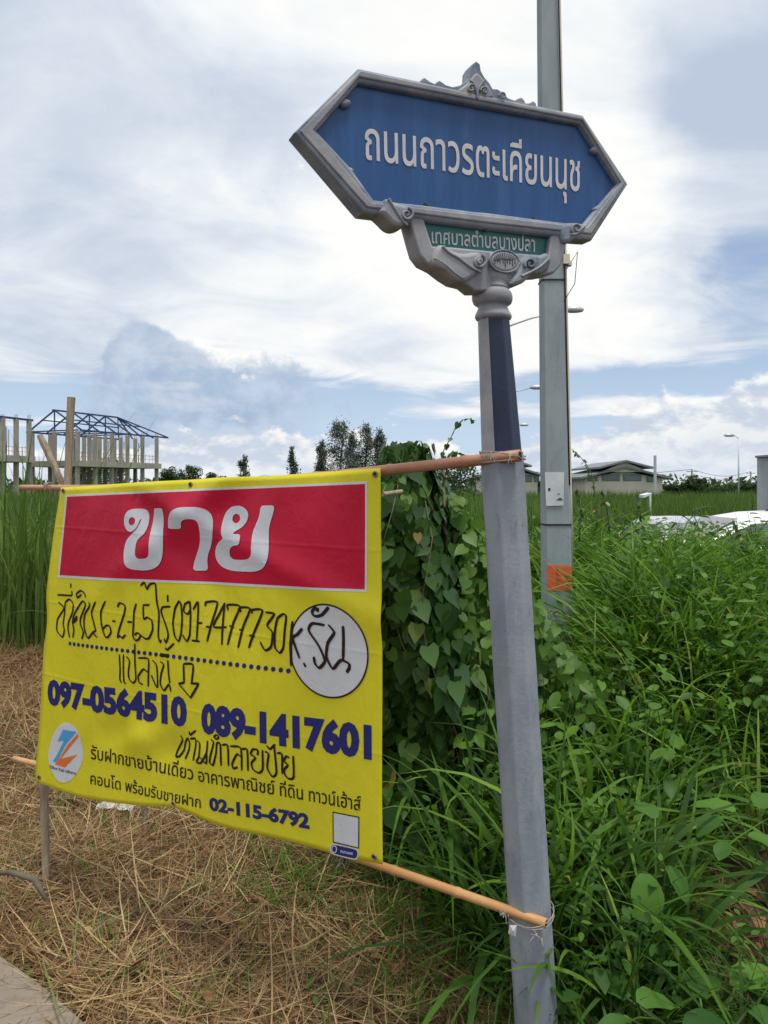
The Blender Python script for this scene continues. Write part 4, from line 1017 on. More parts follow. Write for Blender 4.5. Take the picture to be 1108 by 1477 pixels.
# right end of the main block at px 228 on D 86, left end nearer
pR = at(226, 700, 88); pL = at(112, 700, 77)
ux = Vector((pL.x-pR.x, pL.y-pR.y, 0)); Lb = ux.length; uxn = -ux.normalized(); uyn = Vector((-uxn.y, uxn.x, 0))
if uyn.y < 0: uyn = -uyn
skeleton('unfinished_building', 'unfinished concrete frame building with bare blue steel roof trusses, behind the left banner corner', 0, (pL.x, pL.y, 0), uxn, uyn, 5, 2, Lb/5, 3.2, 4.45, 7.45, True, False)
pR2 = at(42, 700, 74); pL2 = at(-60, 700, 66)
ux = Vector((pR2.x-pL2.x, pR2.y-pL2.y, 0)); Lb2 = ux.length; ux.normalize(); uy2 = Vector((-ux.y, ux.x, 0))
skeleton('unfinished_building', 'flat topped unfinished concrete frame building with brick infill at the left picture edge', 0, (pL2.x, pL2.y, 0), ux, uy2, 5, 2, Lb2/5, 4, 4.75, 8.3, False, True)

# ------------------------------------------------------------------ houses right
def house(label, px0, px1, D, y_eave, y_ridge, y_wall_top, depth, windows, tier=True):
    xa, xb = at(px0, 0, D).x, at(px1, 0, D).x; zr = at(0, y_ridge, D).z; ze = at(0, y_eave, D).z; xm = (xa+xb)/2; w = xb-xa
    e = empty('house', (xm, D, 0), label, 'house')
    wl = B(); ins = w*.07
    pr = [(xa+ins, -.1), (xb-ins, -.1), (xb-ins, ze+(zr-ze)*.13-.3), (xm, zr-.55), (xa+ins, ze+(zr-ze)*.13-.3)]
    n_ = 5; V = [(x, D+.3, z) for x, z in pr]+[(x, D+depth, z) for x, z in pr]
    wl.add(V, [(0, 1, 2, 3, 4), (9, 8, 7, 6, 5)]+[(i, n_+i, n_+(i+1) % n_, (i+1) % n_) for i in range(n_)]); wl.build('wall', M['wallcream'], e)
    rf = B(); th_ = .22
    for s in (-1, 1):
        xe = xm+s*w/2
        q = [(xm, D-.5, zr), (xe, D-.5, ze), (xe, D+depth+.5, ze), (xm, D+depth+.5, zr)]
        q2 = [(x, y, z-th_) for x, y, z in q]; rf.add(q+q2, [(0, 1, 2, 3), (7, 6, 5, 4), (0, 4, 5, 1), (1, 5, 6, 2), (2, 6, 7, 3), (3, 7, 4, 0)])
    rf.build('roof', M['roofgrey'], e)
    if tier:
        t2 = B()
        for s in (-1, 1):
            xe = xm+s*w*.30
            q = [(xm, D-.7, zr+.62), (xe, D-.7, zr+.62-(zr-ze)*.62), (xe, D+depth+.3, zr+.62-(zr-ze)*.62), (xm, D+depth+.3, zr+.62)]
            q2 = [(x, y, z-.2) for x, y, z in q]; t2.add(q+q2, [(0, 1, 2, 3), (7, 6, 5, 4), (0, 4, 5, 1), (1, 5, 6, 2), (2, 6, 7, 3), (3, 7, 4, 0)])
        t2.build('upper_roof', M['roofgrey'], e)
        pn = B(); pn.add([(xm-w*.26, D-.2, ze+(zr-ze)*.45), (xm+w*.26, D-.2, ze+(zr-ze)*.45), (xm, D-.2, zr+.45), (xm-w*.26, D+.1, ze+(zr-ze)*.45), (xm+w*.26, D+.1, ze+(zr-ze)*.45), (xm, D+.1, zr+.45)], [(0, 1, 2), (5, 4, 3), (0, 3, 4, 1), (1, 4, 5, 2), (2, 5, 3, 0)]); pn.build('gable_wall', M['wallcream'], e)
    for (a, b2, y0, y1) in windows:
        p0 = at(a, y0, D); p1 = at(b2, y1, D)
        g_ = B(); g_.box(((p0.x+p1.x)/2, D+.27, (p0.z+p1.z)/2), (p1.x-p0.x+.16, .10, p0.z-p1.z+.16)); fr = g_.build('window', M['roofgrey'], e)
        g_ = B(); g_.box(((p0.x+p1.x)/2, D+.2, (p0.z+p1.z)/2), (p1.x-p0.x, .06, p0.z-p1.z)); g_.build('pane', M['glassdark'], fr)
    return e
house('cream house with wide grey two tier gable roof beyond the right field', 836, 966, 80, 688, 672, 690, 12, [(871, 894, 685, 692.5), (901, 925, 685, 692.5), (935, 944, 688, 694), (850, 862, 687, 693)])
house('cream house with grey gable roof partly hidden between sign column and utility pole', 700, 782, 84, 684, 671, 690, 12, [(753, 767, 686, 694), (772, 778, 687, 694), (725, 745, 686, 694)])
house('low grey roofed shed between the utility pole and the wide gabled house', 806, 850, 86, 690, 687, 690, 8, [(822, 836, 694, 698)], False)
fp = B(); p = at(945, 0, 70); fp.tube([(p.x, 70, 0), (p.x, 70, at(0, 657, 70).z)], .14, 8); fe = fp.build('pipe', M['metal']); tag(fe, 'thin upright metal pipe beside the roof of the wide gabled house', 'pipe')
# far utility poles with wires
def far_pole(label, px, D, ytop):
    p = at(px, 0, D); z = at(0, ytop, D).z; e = empty('electricity_pole', (p.x, D, 0), label, 'electricity pole', 'far electricity poles')
    b_ = B(); b_.tube([(p.x, D, 0), (p.x, D, z)], [.16, .11], 8); b_.build('post', M['cement'], e)
    b_ = B(); b_.box((p.x, D-.15, z-.3), (1.6, .1, .12)); b_.build('crossarm', M['cement'], e); return Vector((p.x, D, z))
q1 = far_pole('electricity pole in front of the round bush right of the houses', 998, 105, 677)
q2 = far_pole('electricity pole over low trees left of the grey ribbed shed', 1049, 150, 690)
q3 = far_pole('rightmost far electricity pole, just left of the grey ribbed shed', 1083, 130, 680)
for a, b2, dz_ in ((q1, q3, 0), (q1, q3, -.6), (Vector((at(700, 0, 90).x, 90, q1.z)), q1, 0)):
    w_ = B(); w_.tube([a.lerp(b2, s)+Vector((0, 0, dz_-.9*math.sin(math.pi*s))) for s in np.linspace(0, 1, 10)], .03, 4); tag(w_.build('overhead_wire', M['cable']), ['upper overhead wire between the two far electricity poles', 'lower overhead wire between the two far electricity poles', 'overhead wire from the far pole by the bush towards the houses'][0 if a is q1 and dz_ == 0 else 1 if a is q1 else 2], 'wire', 'far overhead wires')
# ribbed shed
she = empty('shed', (8.2, 15, 0), 'plain grey ribbed metal shed cut off by the right picture edge behind the white car', 'shed')
sx_ = at(1092, 0, 15).x; zt = at(0, 661, 15).z; ua = Vector((.90, -.44, 0)); ub = Vector((.44+.12, .90-.05, 0)).normalized(); so_ = Vector((sx_, 15, 0)); V = []
for i in range(76):
    x = i*.06; p = so_+ua*x+ub*(.03 if (i//2) % 2 else 0); V += [p, p+Vector((0, 0, zt+x*.07))]
obj('ribbed_wall', V, [(2*i, 2*i+2, 2*i+3, 2*i+1) for i in range(75)], M['corr'], she)
q = [so_+ub*.06, so_+ua*4.5+ub*.06, so_+ua*4.5+ub*3, so_+ub*3]; s_ = B()
s_.add(q+[p+Vector((0, 0, zt-.02)) for p in q], [(0, 3, 2, 1), (4, 5, 6, 7), (0, 1, 5, 4), (1, 2, 6, 5), (2, 3, 7, 6), (3, 0, 4, 7)]); s_.build('body', M['corr'], she)
q = [so_-ub*.05-ua*.03+Vector((0, 0, zt+.01)), so_-ub*.05+ua*4.6+Vector((0, 0, zt+.33)), so_+ub*3.1+ua*4.6+Vector((0, 0, zt+.33)), so_+ub*3.1-ua*.03+Vector((0, 0, zt+.01))]; s_ = B()
s_.add(q+[p+Vector((0, 0, .04)) for p in q], [(0, 3, 2, 1), (4, 5, 6, 7), (0, 1, 5, 4), (1, 2, 6, 5), (2, 3, 7, 6), (3, 0, 4, 7)]); s_.build('roof', M['roofgrey'], she)
# white board sign by the road
bs = empty('roadside_board', (at(936, 0, 24).x, 24, 0), 'small white roadside board on a thin post left of the parked cars', 'board')
b_ = B(); p = at(938, 0, 24); b_.tube([(p.x, 24, 0), (p.x, 24, at(0, 712, 24).z)], .035, 8); b_.build('post', M['carwhite'], bs)
b_ = B(); a, c = at(929, 714, 24), at(940, 711, 24); b_.add([a, c, c+Vector((0, 0, -.05)), a+Vector((0, 0, -.09)), a+Vector((0, .5, 0)), c+Vector((0, .5, 0)), c+Vector((0, .5, -.05)), a+Vector((0, .5, -.09))], [(0, 3, 2, 1), (4, 5, 6, 7), (0, 1, 5, 4), (1, 2, 6, 5), (2, 3, 7, 6), (3, 0, 4, 7)]); b_.build('board', M['carwhite'], bs)

# ------------------------------------------------------------------ cars
def car(label, x, y, z0, paint, flip=1, H=1.46, Lc=4.3, rz=0):
    e = empty('parked_car', (x, y, z0), label, 'car', 'parked cars behind the weeds')
    Wd = .86
    prof = [(-2.15, .35), (-2.15, .70), (-2.08, .88), (-1.3, .98), (1.55, 1.0), (2.05, .93), (2.14, .75), (2.14, .35)]
    k = Lc/4.3; b_ = B(); V = []; n_ = len(prof)
    for s, wd in ((-1, Wd-.05), (-1, Wd), (1, Wd), (1, Wd-.05)):
        for (a, h) in prof: V.append((x+flip*a*k, y+s*(wd if h < .9 else wd-.04), z0+h))
    Fc = []
    for r_ in range(3):
        for i in range(n_): i2 = (i+1) % n_; Fc.append((r_*n_+i, r_*n_+i2, (r_+1)*n_+i2, (r_+1)*n_+i))
    Fc += [tuple(range(n_))[::-1], tuple(3*n_+i for i in range(n_))]
    bd = obj('body', V, Fc, paint, e); m = bd.modifiers.new('soft', 'BEVEL'); m.width = .05; m.segments = 3; bd.data.shade_smooth()
    # cabin shell lofted along the car, windows set 4 mm proud of it
    gh = [(-1.35, .93), (-1.15, 1.04), (-.75, H-.22), (-.42, H-.07), (-.05, H-.01), (.4, H+.01), (.85, H), (1.3, H-.06), (1.62, H-.17), (1.92, H-.38), (2.03, .93)]
    cs = [(-1, 0), (-.985, .45), (-.93, .80), (-.84, .95), (-.6, 1.0), (0, 1.02), (.6, 1.0), (.84, .95), (.93, .80), (.985, .45), (1, 0)]
    hw = lambda h: Wd-.05-max(0, h-.93)*.30
    V = [(x+flip*a*k, y+c*hw(.93+(h-.93)*v), z0+.93+(h-.93)*v) for a, h in gh for c, v in cs]; nc = len(cs)
    Fc = [(i*nc+j, i*nc+nc+j, i*nc+nc+j+1, i*nc+j+1) for i in range(len(gh)-1) for j in range(nc-1)]
    sh_ = obj('cabin', V, Fc, paint, e, True)
    def glass(nm, pts):
        obj(nm, pts, [tuple(range(len(pts)))], M['carglass'], e)
    for s in (-1, 1):
        sp3 = lambda a, h: (x+flip*a*k, y+s*(hw(h)*.99+.012), z0+h)
        glass('side_window', [sp3(-1.02, 1.01), sp3(.02, 1.01), sp3(.02, H-.13), sp3(-.35, H-.15), sp3(-.68, H-.30)])
        glass('side_window', [sp3(.10, 1.01), sp3(.98, 1.01), sp3(.98, H-.13), sp3(.10, H-.13)])
        glass('side_window', [sp3(1.05, 1.01), sp3(1.62, 1.03), sp3(1.42, H-.19), sp3(1.05, H-.13)])
        mr = B(); mr.box((x-flip*.95*k, y+s*(Wd+.07), z0+1.02), (.12, .2, .13)); mr.build('mirror', paint, e)
    fw = lambda a, h, c: (x+flip*a*k-flip*.012, y+c*hw(h)*.86, z0+h+.012)
    glass('windscreen', [fw(-1.13, 1.06, -1), fw(-1.13, 1.06, 1), fw(-.48, H-.09, .95), fw(-.48, H-.09, -.95)])
    fw2 = lambda a, h, c: (x+flip*a*k+flip*.012, y+c*hw(h)*.86, z0+h+.012)
    glass('rear_window', [fw2(2.0, 1.02, -1), fw2(2.0, 1.02, 1), fw2(1.66, H-.18, .95), fw2(1.66, H-.18, -.95)])
    for a in (-1.35, 1.35):
        for s in (-1, 1):
            t_ = B(); t_.tube([(x+flip*a*k, y+s*(Wd-.18), z0+.31), (x+flip*a*k, y+s*(Wd+.005), z0+.31)], .31, 24); tt_ = t_.build('wheel', M['tyre'], e, False)
            t_ = B(); t_.tube([(x+flip*a*k, y+s*(Wd-.0), z0+.31), (x+flip*a*k, y+s*(Wd+.012), z0+.31)], .19, 16); t_.build('rim', M['metal'], tt_, False)
    for s in (-1, 1):
        l = B(); l.box((x-flip*2.1*k, y+s*.62, z0+.72), (.16, .34, .16)); l.build('headlight', M['glassdark'], e)
        l = B(); l.box((x+flip*2.06*k, y+s*.66, z0+.78), (.16, .24, .2)); l.build('tail_light', M['lampred'], e)
    an = B(); an.tube([(x+flip*.2, y, z0+H), (x+flip*.32, y, z0+H+.09)], [.02, .008], 6); an.build('antenna', M['tyre'], e)
    e.rotation_euler.z = rz
    return e
car('white car whose roof and windows show above the weeds at the right edge', at(1086, 0, 11.6).x, 11.6, .03, M['carwhite'], 1, 1.46)
car('silver car mostly hidden by weeds, left of the white car', at(992, 0, 15.2).x, 15.2, -.13, M['carsilver'], 1, 1.37, 4.3, R(90))

# ------------------------------------------------------------------ distant trees
def wisp_pts(n_, c, r, seed):
    r_ = np.random.default_rng(seed); g_ = r_.normal(size=(n_, 3))*.62; g_[:, 2] -= .35*np.abs(g_[:, 0]); return np.array(c)+g_*np.array(r)
def cloud_pts(n_, c, r, seed):
    r_ = np.random.default_rng(seed); d_ = r_.normal(size=(n_, 3)); d_ /= np.linalg.norm(d_, axis=1)[:, None]
    return np.array(c)+d_*np.array(r)*(r_.random(n_)**.4)[:, None]
QL = (np.array([(-.5, 0, 0), (0, -.28, .05), (.5, 0, 0), (0, .28, -.05)], float), np.array([(0, 1, 2, 3)]), np.array([.5]))
def tree(label, px, D, y_top, w_px, kind='round', group='distant trees along the horizon', n=1400, seed=1, base=0., mat='treeleaf', leaf=None, xoff=0):
    r_ = np.random.default_rng(seed); x = at(px, 0, D).x; H = at(0, y_top, D).z-base; w = w_px/F*D
    e = empty('tree' if kind != 'casuarina' else 'casuarina_tree', (x, D, base), label, 'tree', group)
    tr = B(); tr.tube([(x, D, base), (x+.02*H*r_.normal(), D, base+H*.5), (x+.03*H*r_.normal(), D, base+H*(.95 if kind == 'casuarina' else .6))], [H*.022, H*.014, H*.003], 7); tr.build('trunk', M['bark'], e)
    pts = []
    if kind == 'casuarina':
        nb = 34
        for b2 in range(nb):
            s = .18+.80*(b2/nb); a = r_.random()*6.28; rr = w*.62*(1.05-s)**.5*(.35+.8*r_.random())
            cx_, cy_ = x+math.cos(a)*rr*.65, D+math.sin(a)*rr*.65
            pts.append(wisp_pts(n//nb, (cx_, cy_, base+H*s+r_.normal()*H*.03), (w*.17*(1.3-s)+.12, w*.14, H*.055), r_.integers(1e6)))
    else:
        for b2 in range(16):
            a = r_.random()*6.28; rr = w*.5*math.sqrt(r_.random())*.72; s = r_.random()
            cx_, cy_ = x+math.cos(a)*rr, D+math.sin(a)*rr; hz = base+H*(.45+.42*s*(1-(rr/(w*.5))**2*.7))
            pts.append(cloud_pts(n//16, (cx_, cy_, hz), (w*.17, w*.17, H*.16), r_.integers(1e6)))
        pts.append(cloud_pts(n//4, (x, D, base+H*.35), (w*.42, w*.3, H*.33), r_.integers(1e6)))
    p_ = np.concatenate(pts); m_ = len(p_); ls = leaf or w*.05
    scatter('crown', [QL], p_, ls*(.5+r_.random(m_)), r_.random(m_)*6.28, r_.random(m_)*1.5, M[mat], tint=r_.random(m_), parent=e, smooth=False)
    return e
for k, (px_, yt, w_, D_) in enumerate(((492, 604, 70, 62), (526, 614, 50, 66), (548, 622, 40, 64), (463, 636, 30, 68), (422, 647, 24, 90), (351, 658, 26, 95), (508, 624, 34, 70))):
    lab = ['tallest feathery grey green tree rising above the banner top', 'second feathery tree, just right of the tallest one', 'feathery tree rising right of the banner corner beside the creeper', 'short feathery tree left of the tallest one, above the banner edge', 'small lone feathery tree above the middle right of the banner', 'tiny lone feathery tree above the centre of the banner', 'thin feathery tree between the tallest one and its right neighbour'][k]
    tree(lab, px_, D_, yt, w_, 'casuarina', 'feathery trees behind the banner', 6500 if k < 4 or k == 6 else 2400, 20+k, 0, 'casua', leaf=.15 if k < 4 or k == 6 else .24)
spec = [(244, 672, 40, 110, 'dark round tree at the foot of the unfinished building, right end'), (275, 668, 44, 115, 'dark low tree above the banner left of centre'), (312, 676, 40, 120, 'low dark tree left of the tiny lone feathery tree'),
        (385, 684, 50, 130, 'low dark bush between the two lone feathery trees'), (440, 682, 44, 120, 'low bush above the banner left of the feathery trees'), (165, 655, 60, 110, 'dark tree seen through the columns of the unfinished building'), (120, 665, 40, 112, 'second dark tree seen through the unfinished building, left of the other'),
        (640, 646, 110, 40, 'leafy dark tree just behind the creeper covered shrub'), (585, 640, 44, 38, 'narrow dark tree behind the creeper, left of the larger leafy one'),
        (1001, 683, 44, 85, 'round dark green bush right of the houses behind a pole'), (1035, 698, 50, 120, 'low dark bush right of the round bush'), (1080, 694, 70, 110, 'wide low trees left of the grey ribbed shed'), (972, 697, 40, 120, 'low dark bush at the right corner of the gabled house'), (790, 690, 60, 100, 'low tree hidden behind the utility pole'), (700, 672, 60, 60, 'dark tree behind the sign column')]
for k, (px_, yt, w_, D_, lab) in enumerate(spec):
    tree(lab, px_, D_, yt, w_, 'round', n=2200, seed=50+k, leaf=(.30 if D_ > 60 else .16))
# far hedge line
fx = rng.uniform(-170, 190, 9000); fy = rng.uniform(150, 185, 9000); fz = rng.random(9000)**1.3*(3.2+1.6*fbm(fx, fy*0, .09))
tag(scatter('far_treeline', [QL], np.stack([fx, fy, np.maximum(fz, .1)], 1), rng.uniform(.9, 1.9, 9000), rng.random(9000)*6.28, rng.random(9000)*1.5, M['treeleaf'], smooth=False), 'low dark tree line along the horizon behind the fields', 'trees', kind='stuff')

# ------------------------------------------------------------------ GRASS AND WEEDS
def region(n_, f_inside, x0, x1, y0, y1):
    """rejection sampling"""
    P = []
    tot = 0
    while tot < n_:
        x = rng.uniform(x0, x1, n_*2); y = rng.uniform(y0, y1, n_*2); k = rng.random(n_*2) < f_inside(x, y); P.append(np.stack([x[k], y[k]], 1)); tot += k.sum()
    P = np.concatenate(P)[:n_]; return P[:, 0], P[:, 1]
def bankf(x, y):
    """1 on the overgrown side, 0 on the cut strip"""
    edge = 3.95-1.9*sstep(x, -.2, .75)-.25*sstep(x, .75, 1.6)+.12*fbm(x, y, 2)
    return sstep(y, edge, edge+.35)*sstep(x, -.35, .05)
def inview(x, y, m=.25): return (np.abs(x) < .513*y+m)
TG = [tuft(10, .60, .017, 1.6, .5, .03, 6, 100+k) for k in range(6)]
TGL = [tuft(8, .95, .027, 2.0, .45, .03, 9, 120+k) for k in range(6)]
SP = [sprig(11, .55, .085, OVATE, OVQ, 200+k) for k in range(6)]
SPS = [sprig(16, .45, .045, OVATE, OVQ, 220+k, .3) for k in range(5)]
HP = [sprig(8, .4, .085, HEART, HEARTQ, 240+k) for k in range(4)]
patch = lambda x, y: .5+.5*fbm(x, y, 1.6)
def bankmask(x, y): return bankf(x, y)*inview(x, y)*(y < 9.4)
# tall arching grass, front to back
def dark_hole(x, y): return (1-.97*(x/y > .39)*(y > 2.55)*(y < 3.9))*1-.96*np.exp(-(((x-1.36)/.34)**2+((y-3.0)/.40)**2)**1.5)
def mk(name, n_, temps, mat, f, y0, y1, s0, s1, tl, label, tvar=.3, x1=6, x0=-.4, zo=0):
    x, y = region(n_, f, x0, x1, y0, y1); z = terr(x, y)+zo
    s = rng.uniform(s0, s1, n_)
    tint = np.clip(.40+.16*sstep(y, 3.4, 6)+.30*fbm(x+3, y, 1.1)+rng.normal(0, .24, n_), 0, .99)
    return tag(scatter(name, temps, np.stack([x, y, z], 1), s, rng.random(n_)*6.28, np.abs(rng.normal(0, tl, n_)), M[mat], tint, tvar), label, 'vegetation', kind='stuff')
mk('grass', 620, TG, 'grass', lambda x, y: bankmask(x, y)*dark_hole(x, y)*(y < 4.6), 2.0, 4.6, .55, 1.05, .25, 'bright green arching grass in front on the overgrown bank', x1=2.7)
mk('grass', 820, TGL, 'grass', lambda x, y: bankmask(x, y)*dark_hole(x, y)*(y > 2.6), 2.4, 6.0, .7, 1.25, .22, 'long bladed green grass arching over the overgrown bank', x1=3.3)
mk('grass', 2100, TG, 'grass', lambda x, y: bankmask(x, y)*(y > 4.4)*(.4+.6*patch(x, y)), 4.4, 9.4, 1.0, 2.0, .2, 'green grass on the crest of the overgrown bank', x1=5)
mk('weeds', 900, SPS, 'weed', lambda x, y: bankmask(x, y)*dark_hole(x, y)*(y < 6)*(.15+.85*patch(x+4, y+1)), 2.3, 6, .6, 1.6, .3, 'small leaved weeds mixed through the grass of the bank', x1=3.3)
mk('weeds', 1300, SP, 'weed', lambda x, y: bankmask(x, y)*(y > 3.4)*(.1+.9*patch(x+9, y+5)), 3.2, 8.5, .8, 1.9, .25, 'broad leaved weeds standing on the bank', x1=4.6)
mk('creeper', 700, HP, 'vine', lambda x, y: bankmask(x, y)*dark_hole(x, y)*(y < 5)*(.1+.9*patch(x+2, y+7)), 2.4, 5, .45, 1.15, .5, 'heart leaved creeper low among the bank grass', x1=2.8)
# left field of tall grass
TT = [tuft(14, 1.4, .015, 1.5, .22, .09, 7, 300+k) for k in range(5)]+[sprig(18, 1.0, .10, OVATE, OVQ, 310, .2)]
def leftf(x, y): return (x < -.40*y+.6)*(x > -.54*y-.6)*sstep(y+.9*fbm(x, y, 1.3), 8.0, 9.2)
x, y = region(1500, leftf, -11, -2, 7.5, 18); z = terr(x, y)
tag(scatter('tall_grass', TT, np.stack([x, y, z], 1), rng.uniform(.55, 1.42, 1500)*(1-.25*sstep(y, 11, 16))*(.75+.25*sstep(y, 8.3, 9.6)), rng.random(1500)*6.28, np.abs(rng.normal(0, .2, 1500)), M['tallgrass'], np.clip(.45+.3*fbm(x, y, 1)+rng.normal(0, .15, 1500), 0, 1), .3), 'tall green field grass left of and behind the banner', 'grass', kind='stuff')
x, y = region(700, lambda x, y: (x > -.45*y)*(x < .0*y)*sstep(y, 8, 9), -8, .4, 7.5, 14); z = terr(x, y)
tag(scatter('tall_grass', TT, np.stack([x, y, z], 1), rng.uniform(.7, 1.15, 700), rng.random(700)*6.28, np.abs(rng.normal(0, .1, 700)), M['tallgrass'], None, .3), 'tall green grass field hidden mostly behind the banner', 'grass', kind='stuff')
# far fields
TF = [tuft(10, 1.3, .05, .6, .2, .25, 3, 330+k) for k in range(4)]
n_ = 9000; y = 17+65*rng.random(n_)**1.3; x = rng.uniform(-.56, .56, n_)*y; k = ~((x > 2) & (y < 18))
x, y = x[k], y[k]; n_ = len(x)
tag(scatter('field_grass', TF, np.stack([x, y, x*0], 1), rng.uniform(.75, 1.25, n_), rng.random(n_)*6.28, np.abs(rng.normal(0, .12, n_)), M['tallgrass'], np.clip(.45+.35*fbm(x, y, .15)+rng.normal(0, .15, n_), 0, 1), .25, smooth=False), 'wide field of high green grass reaching to the houses and the building frames', 'grass', kind='stuff')

# cut straw on the ground
def straw_temp(n_, seed, L=.22, w=.0042):
    r_ = np.random.default_rng(seed); parts = []
    for _ in range(n_):
        l = L*(.25+r_.random()**1.5*1.3); v, q = blade(l, w*(.5+1.1*r_.random()), r_.normal()*.9, 4, 0, 1.57+r_.normal()*.17, r_.normal()*.5)
        v = v@rotm(r_.random()*6.28, r_.normal()*.12).T; v[:, 2] = np.abs(v[:, 2])*.8
        parts.append((v+np.array([r_.normal()*.11, r_.normal()*.11, .004+.05*r_.random()**2]), q, r_.random()))
    return template_join(parts)
ST = [straw_temp(26, 400+k) for k in range(7)]
STL = [straw_temp(5, 420+k, .5, .0055) for k in range(5)]
def slabf(x, y): return 1-((x+.36*0 < np.interp(y, [1.9, 2.27, 2.506, 2.67, 2.8, 3.0, 3.2], [-.6, -.849, -.989, -1.184, -1.359, -1.65, -1.95])+.02)*(y < 3.3))
def strawf(x, y): return slabf(x, y)*inview(x, y, .3)*(1-.85*bankf(x, y))*(1-leftf(x, y))*np.where(y < 4.5, 1, np.where(y < 6.5, .5, .28))
x, y = region(4600, strawf, -5, 1.4, 1.7, 9); z = terr(x, y)
tint = np.clip(.45+.34*fbm(x*1.2+2, y*1.2, 1.6)+rng.normal(0, .17, len(x)), .02, .83)
grn = rng.random(len(x)) < .14+.25*sstep(x+.25*y, .2, 1.0); tint = np.where(grn, rng.uniform(.87, .96, len(x)), tint)
tag(scatter('straw', ST, np.stack([x, y, z], 1), rng.uniform(.5, 1.1, len(x))*(1+.12*np.maximum(y-3, 0)), rng.random(len(x))*6.28, np.abs(rng.normal(0, .08, len(x))), M['straw'], tint, .35), 'dry cut straw and grass covering the ground under the banner', 'straw', kind='stuff')
x, y = region(620, strawf, -4, 1.1, 1.8, 6.5); z = terr(x, y)+.02
tag(scatter('straw_stalks', STL, np.stack([x, y, z], 1), rng.uniform(.5, 1.1, len(x)), rng.random(len(x))*6.28, np.abs(rng.normal(0, .12, len(x))), M['straw'], np.clip(rng.normal(.72, .12, len(x)), .3, .999), .2), 'long pale dry stalks lying on the cut straw', 'straw', kind='stuff')
# low green regrowth along the foot of the bank and here and there in the straw
TS = [tuft(9, .22, .007, 1.2, .5, .02, 5, 440+k) for k in range(4)]
def regf(x, y): return inview(x, y)*(.05+.95*np.exp(-((y-(3.6-1.4*sstep(x, -.3, .7)))/.45)**2)*sstep(x, -1.0, .1))*(1-bankf(x, y)*.5)
x, y = region(420, regf, -2.2, 1.0, 1.9, 5); z = terr(x, y)
tag(scatter('regrowth', TS, np.stack([x, y, z], 1), rng.uniform(.5, 1.1, len(x)), rng.random(len(x))*6.28, np.abs(rng.normal(0, .2, len(x))), M['grass'], rng.uniform(.2, .8, len(x)), .3), 'short fresh grass growing through the straw at the foot of the bank', 'grass', kind='stuff')

x, y = region(1500, strawf, -4, 1.3, 1.8, 6.5); z = terr(x, y)+rng.uniform(.005, .06, len(x))
LT = (np.stack([OVATE[:, 0]*1.3, OVATE[:, 1], OVATE[:, 2]+.3*np.abs(OVATE[:, 0])], 1), np.array(OVQ), np.full(len(OVQ), .5))
M['litter'] = leafmat('brown_leaf_litter', [(0, (.06, .035, .02)), (.5, (.17, .085, .045)), (.8, (.28, .16, .08)), (.85, (.07, .12, .03)), (1, (.10, .17, .04))], .75, .1, .1)
tag(scatter('leaf_litter', [LT], np.stack([x, y, z], 1), rng.uniform(.025, .075, len(x)), rng.random(len(x))*6.28, rng.uniform(-.7, .7, len(x)), M['litter'], None, .1), 'brown leaf litter and cut green bits mixed into the straw', 'leaf litter', kind='stuff')
HS = lambda x, y: np.exp(-(((x-1.36)/.36)**2+((y-3.0)/.40)**2))
x, y = region(260, HS, .8, 2, 2.3, 3.8)
tag(scatter('leaf_litter', [LT], np.stack([x, y, terr(x, y)+rng.uniform(.01, .09, 260)], 1), rng.uniform(.03, .10, 260), rng.random(260)*6.28, rng.uniform(-.8, .8, 260), M['litter'], rng.uniform(.1, .75, 260), .1), 'brown leaf litter in the dark gap under the weeds at lower right', 'leaf litter', kind='stuff')
x, y = region(60, HS, .8, 2, 2.3, 3.8)
tag(scatter('dry_twigs', STL, np.stack([x, y, terr(x, y)+.03], 1), rng.uniform(.3, .7, 60), rng.random(60)*6.28, np.abs(rng.normal(0, .3, 60)), M['straw'], rng.uniform(.2, .6, 60), .2), 'thin dry twigs tangled in the dark gap under the weeds', 'twigs', kind='stuff')
# dead leaves: countable
dv = OVATE*np.array([1.25, 1, 1]); dv = dv.copy(); dv[:, 2] += .28*np.abs(dv[:, 0])+.12*np.sin(dv[:, 1]*5)
dm = bpy.data.meshes.new('dead_leaf'); dm.from_pydata([tuple(q) for q in dv], [], OVQ); dm.materials.append(M['dead']); dm.shade_smooth()
dl = None
def place_dead(px_, py_, size, label, grp):
    r = Vector(((px_-CX)/F, 1, -(py_-HY)/F)); k = 3.
    for _ in range(12): p = Vector((0, 0, CAMH))+r*k; k += (p.z-(float(terr(p.x, p.y))+.05))/(-r.z) if r.z < 0 else 0
    p = Vector((0, 0, CAMH))+r*k
    o = bpy.data.objects.new('dead_leaf', dm); COL.objects.link(o); o.location = p; o.scale = (size*random.uniform(.7, 1.1), size, size*random.uniform(.7, 1.6)); o.rotation_euler = (random.uniform(-.5, .6), random.uniform(-.6, .6), random.uniform(0, 6.28))
    tag(o, label, 'dead leaf', grp)
for q in ((785, 1), ):
    pass
for px_, py_ in ((222, 1250), (150, 1190), (175, 1232), (292, 1240), (268, 1215), (375, 1237), (505, 1323), (330, 1365), (480, 1378), (120, 1290), (60, 1255), (180, 1400), (240, 1330), (560, 1380), (620, 1410), (660, 1392), (410, 1430), (40, 1320), (100, 1400), (355, 1300), (590, 1440), (690, 1450), (130, 1345), (450, 1290), (30, 1200), (305, 1450)):
    place_dead(px_, py_, random.uniform(.04, .075), 'small curled brown dead leaf lying on the cut straw below the banner', 'dead leaves on the straw')
place_dead(424, 1355, .07, 'yellow brown dead leaf lying right of centre on the straw below the banner', 'dead leaves on the straw')
place_dead(38, 1372, .06, 'yellow dead leaf lying beside the corner of the concrete slab', 'dead leaves on the straw')
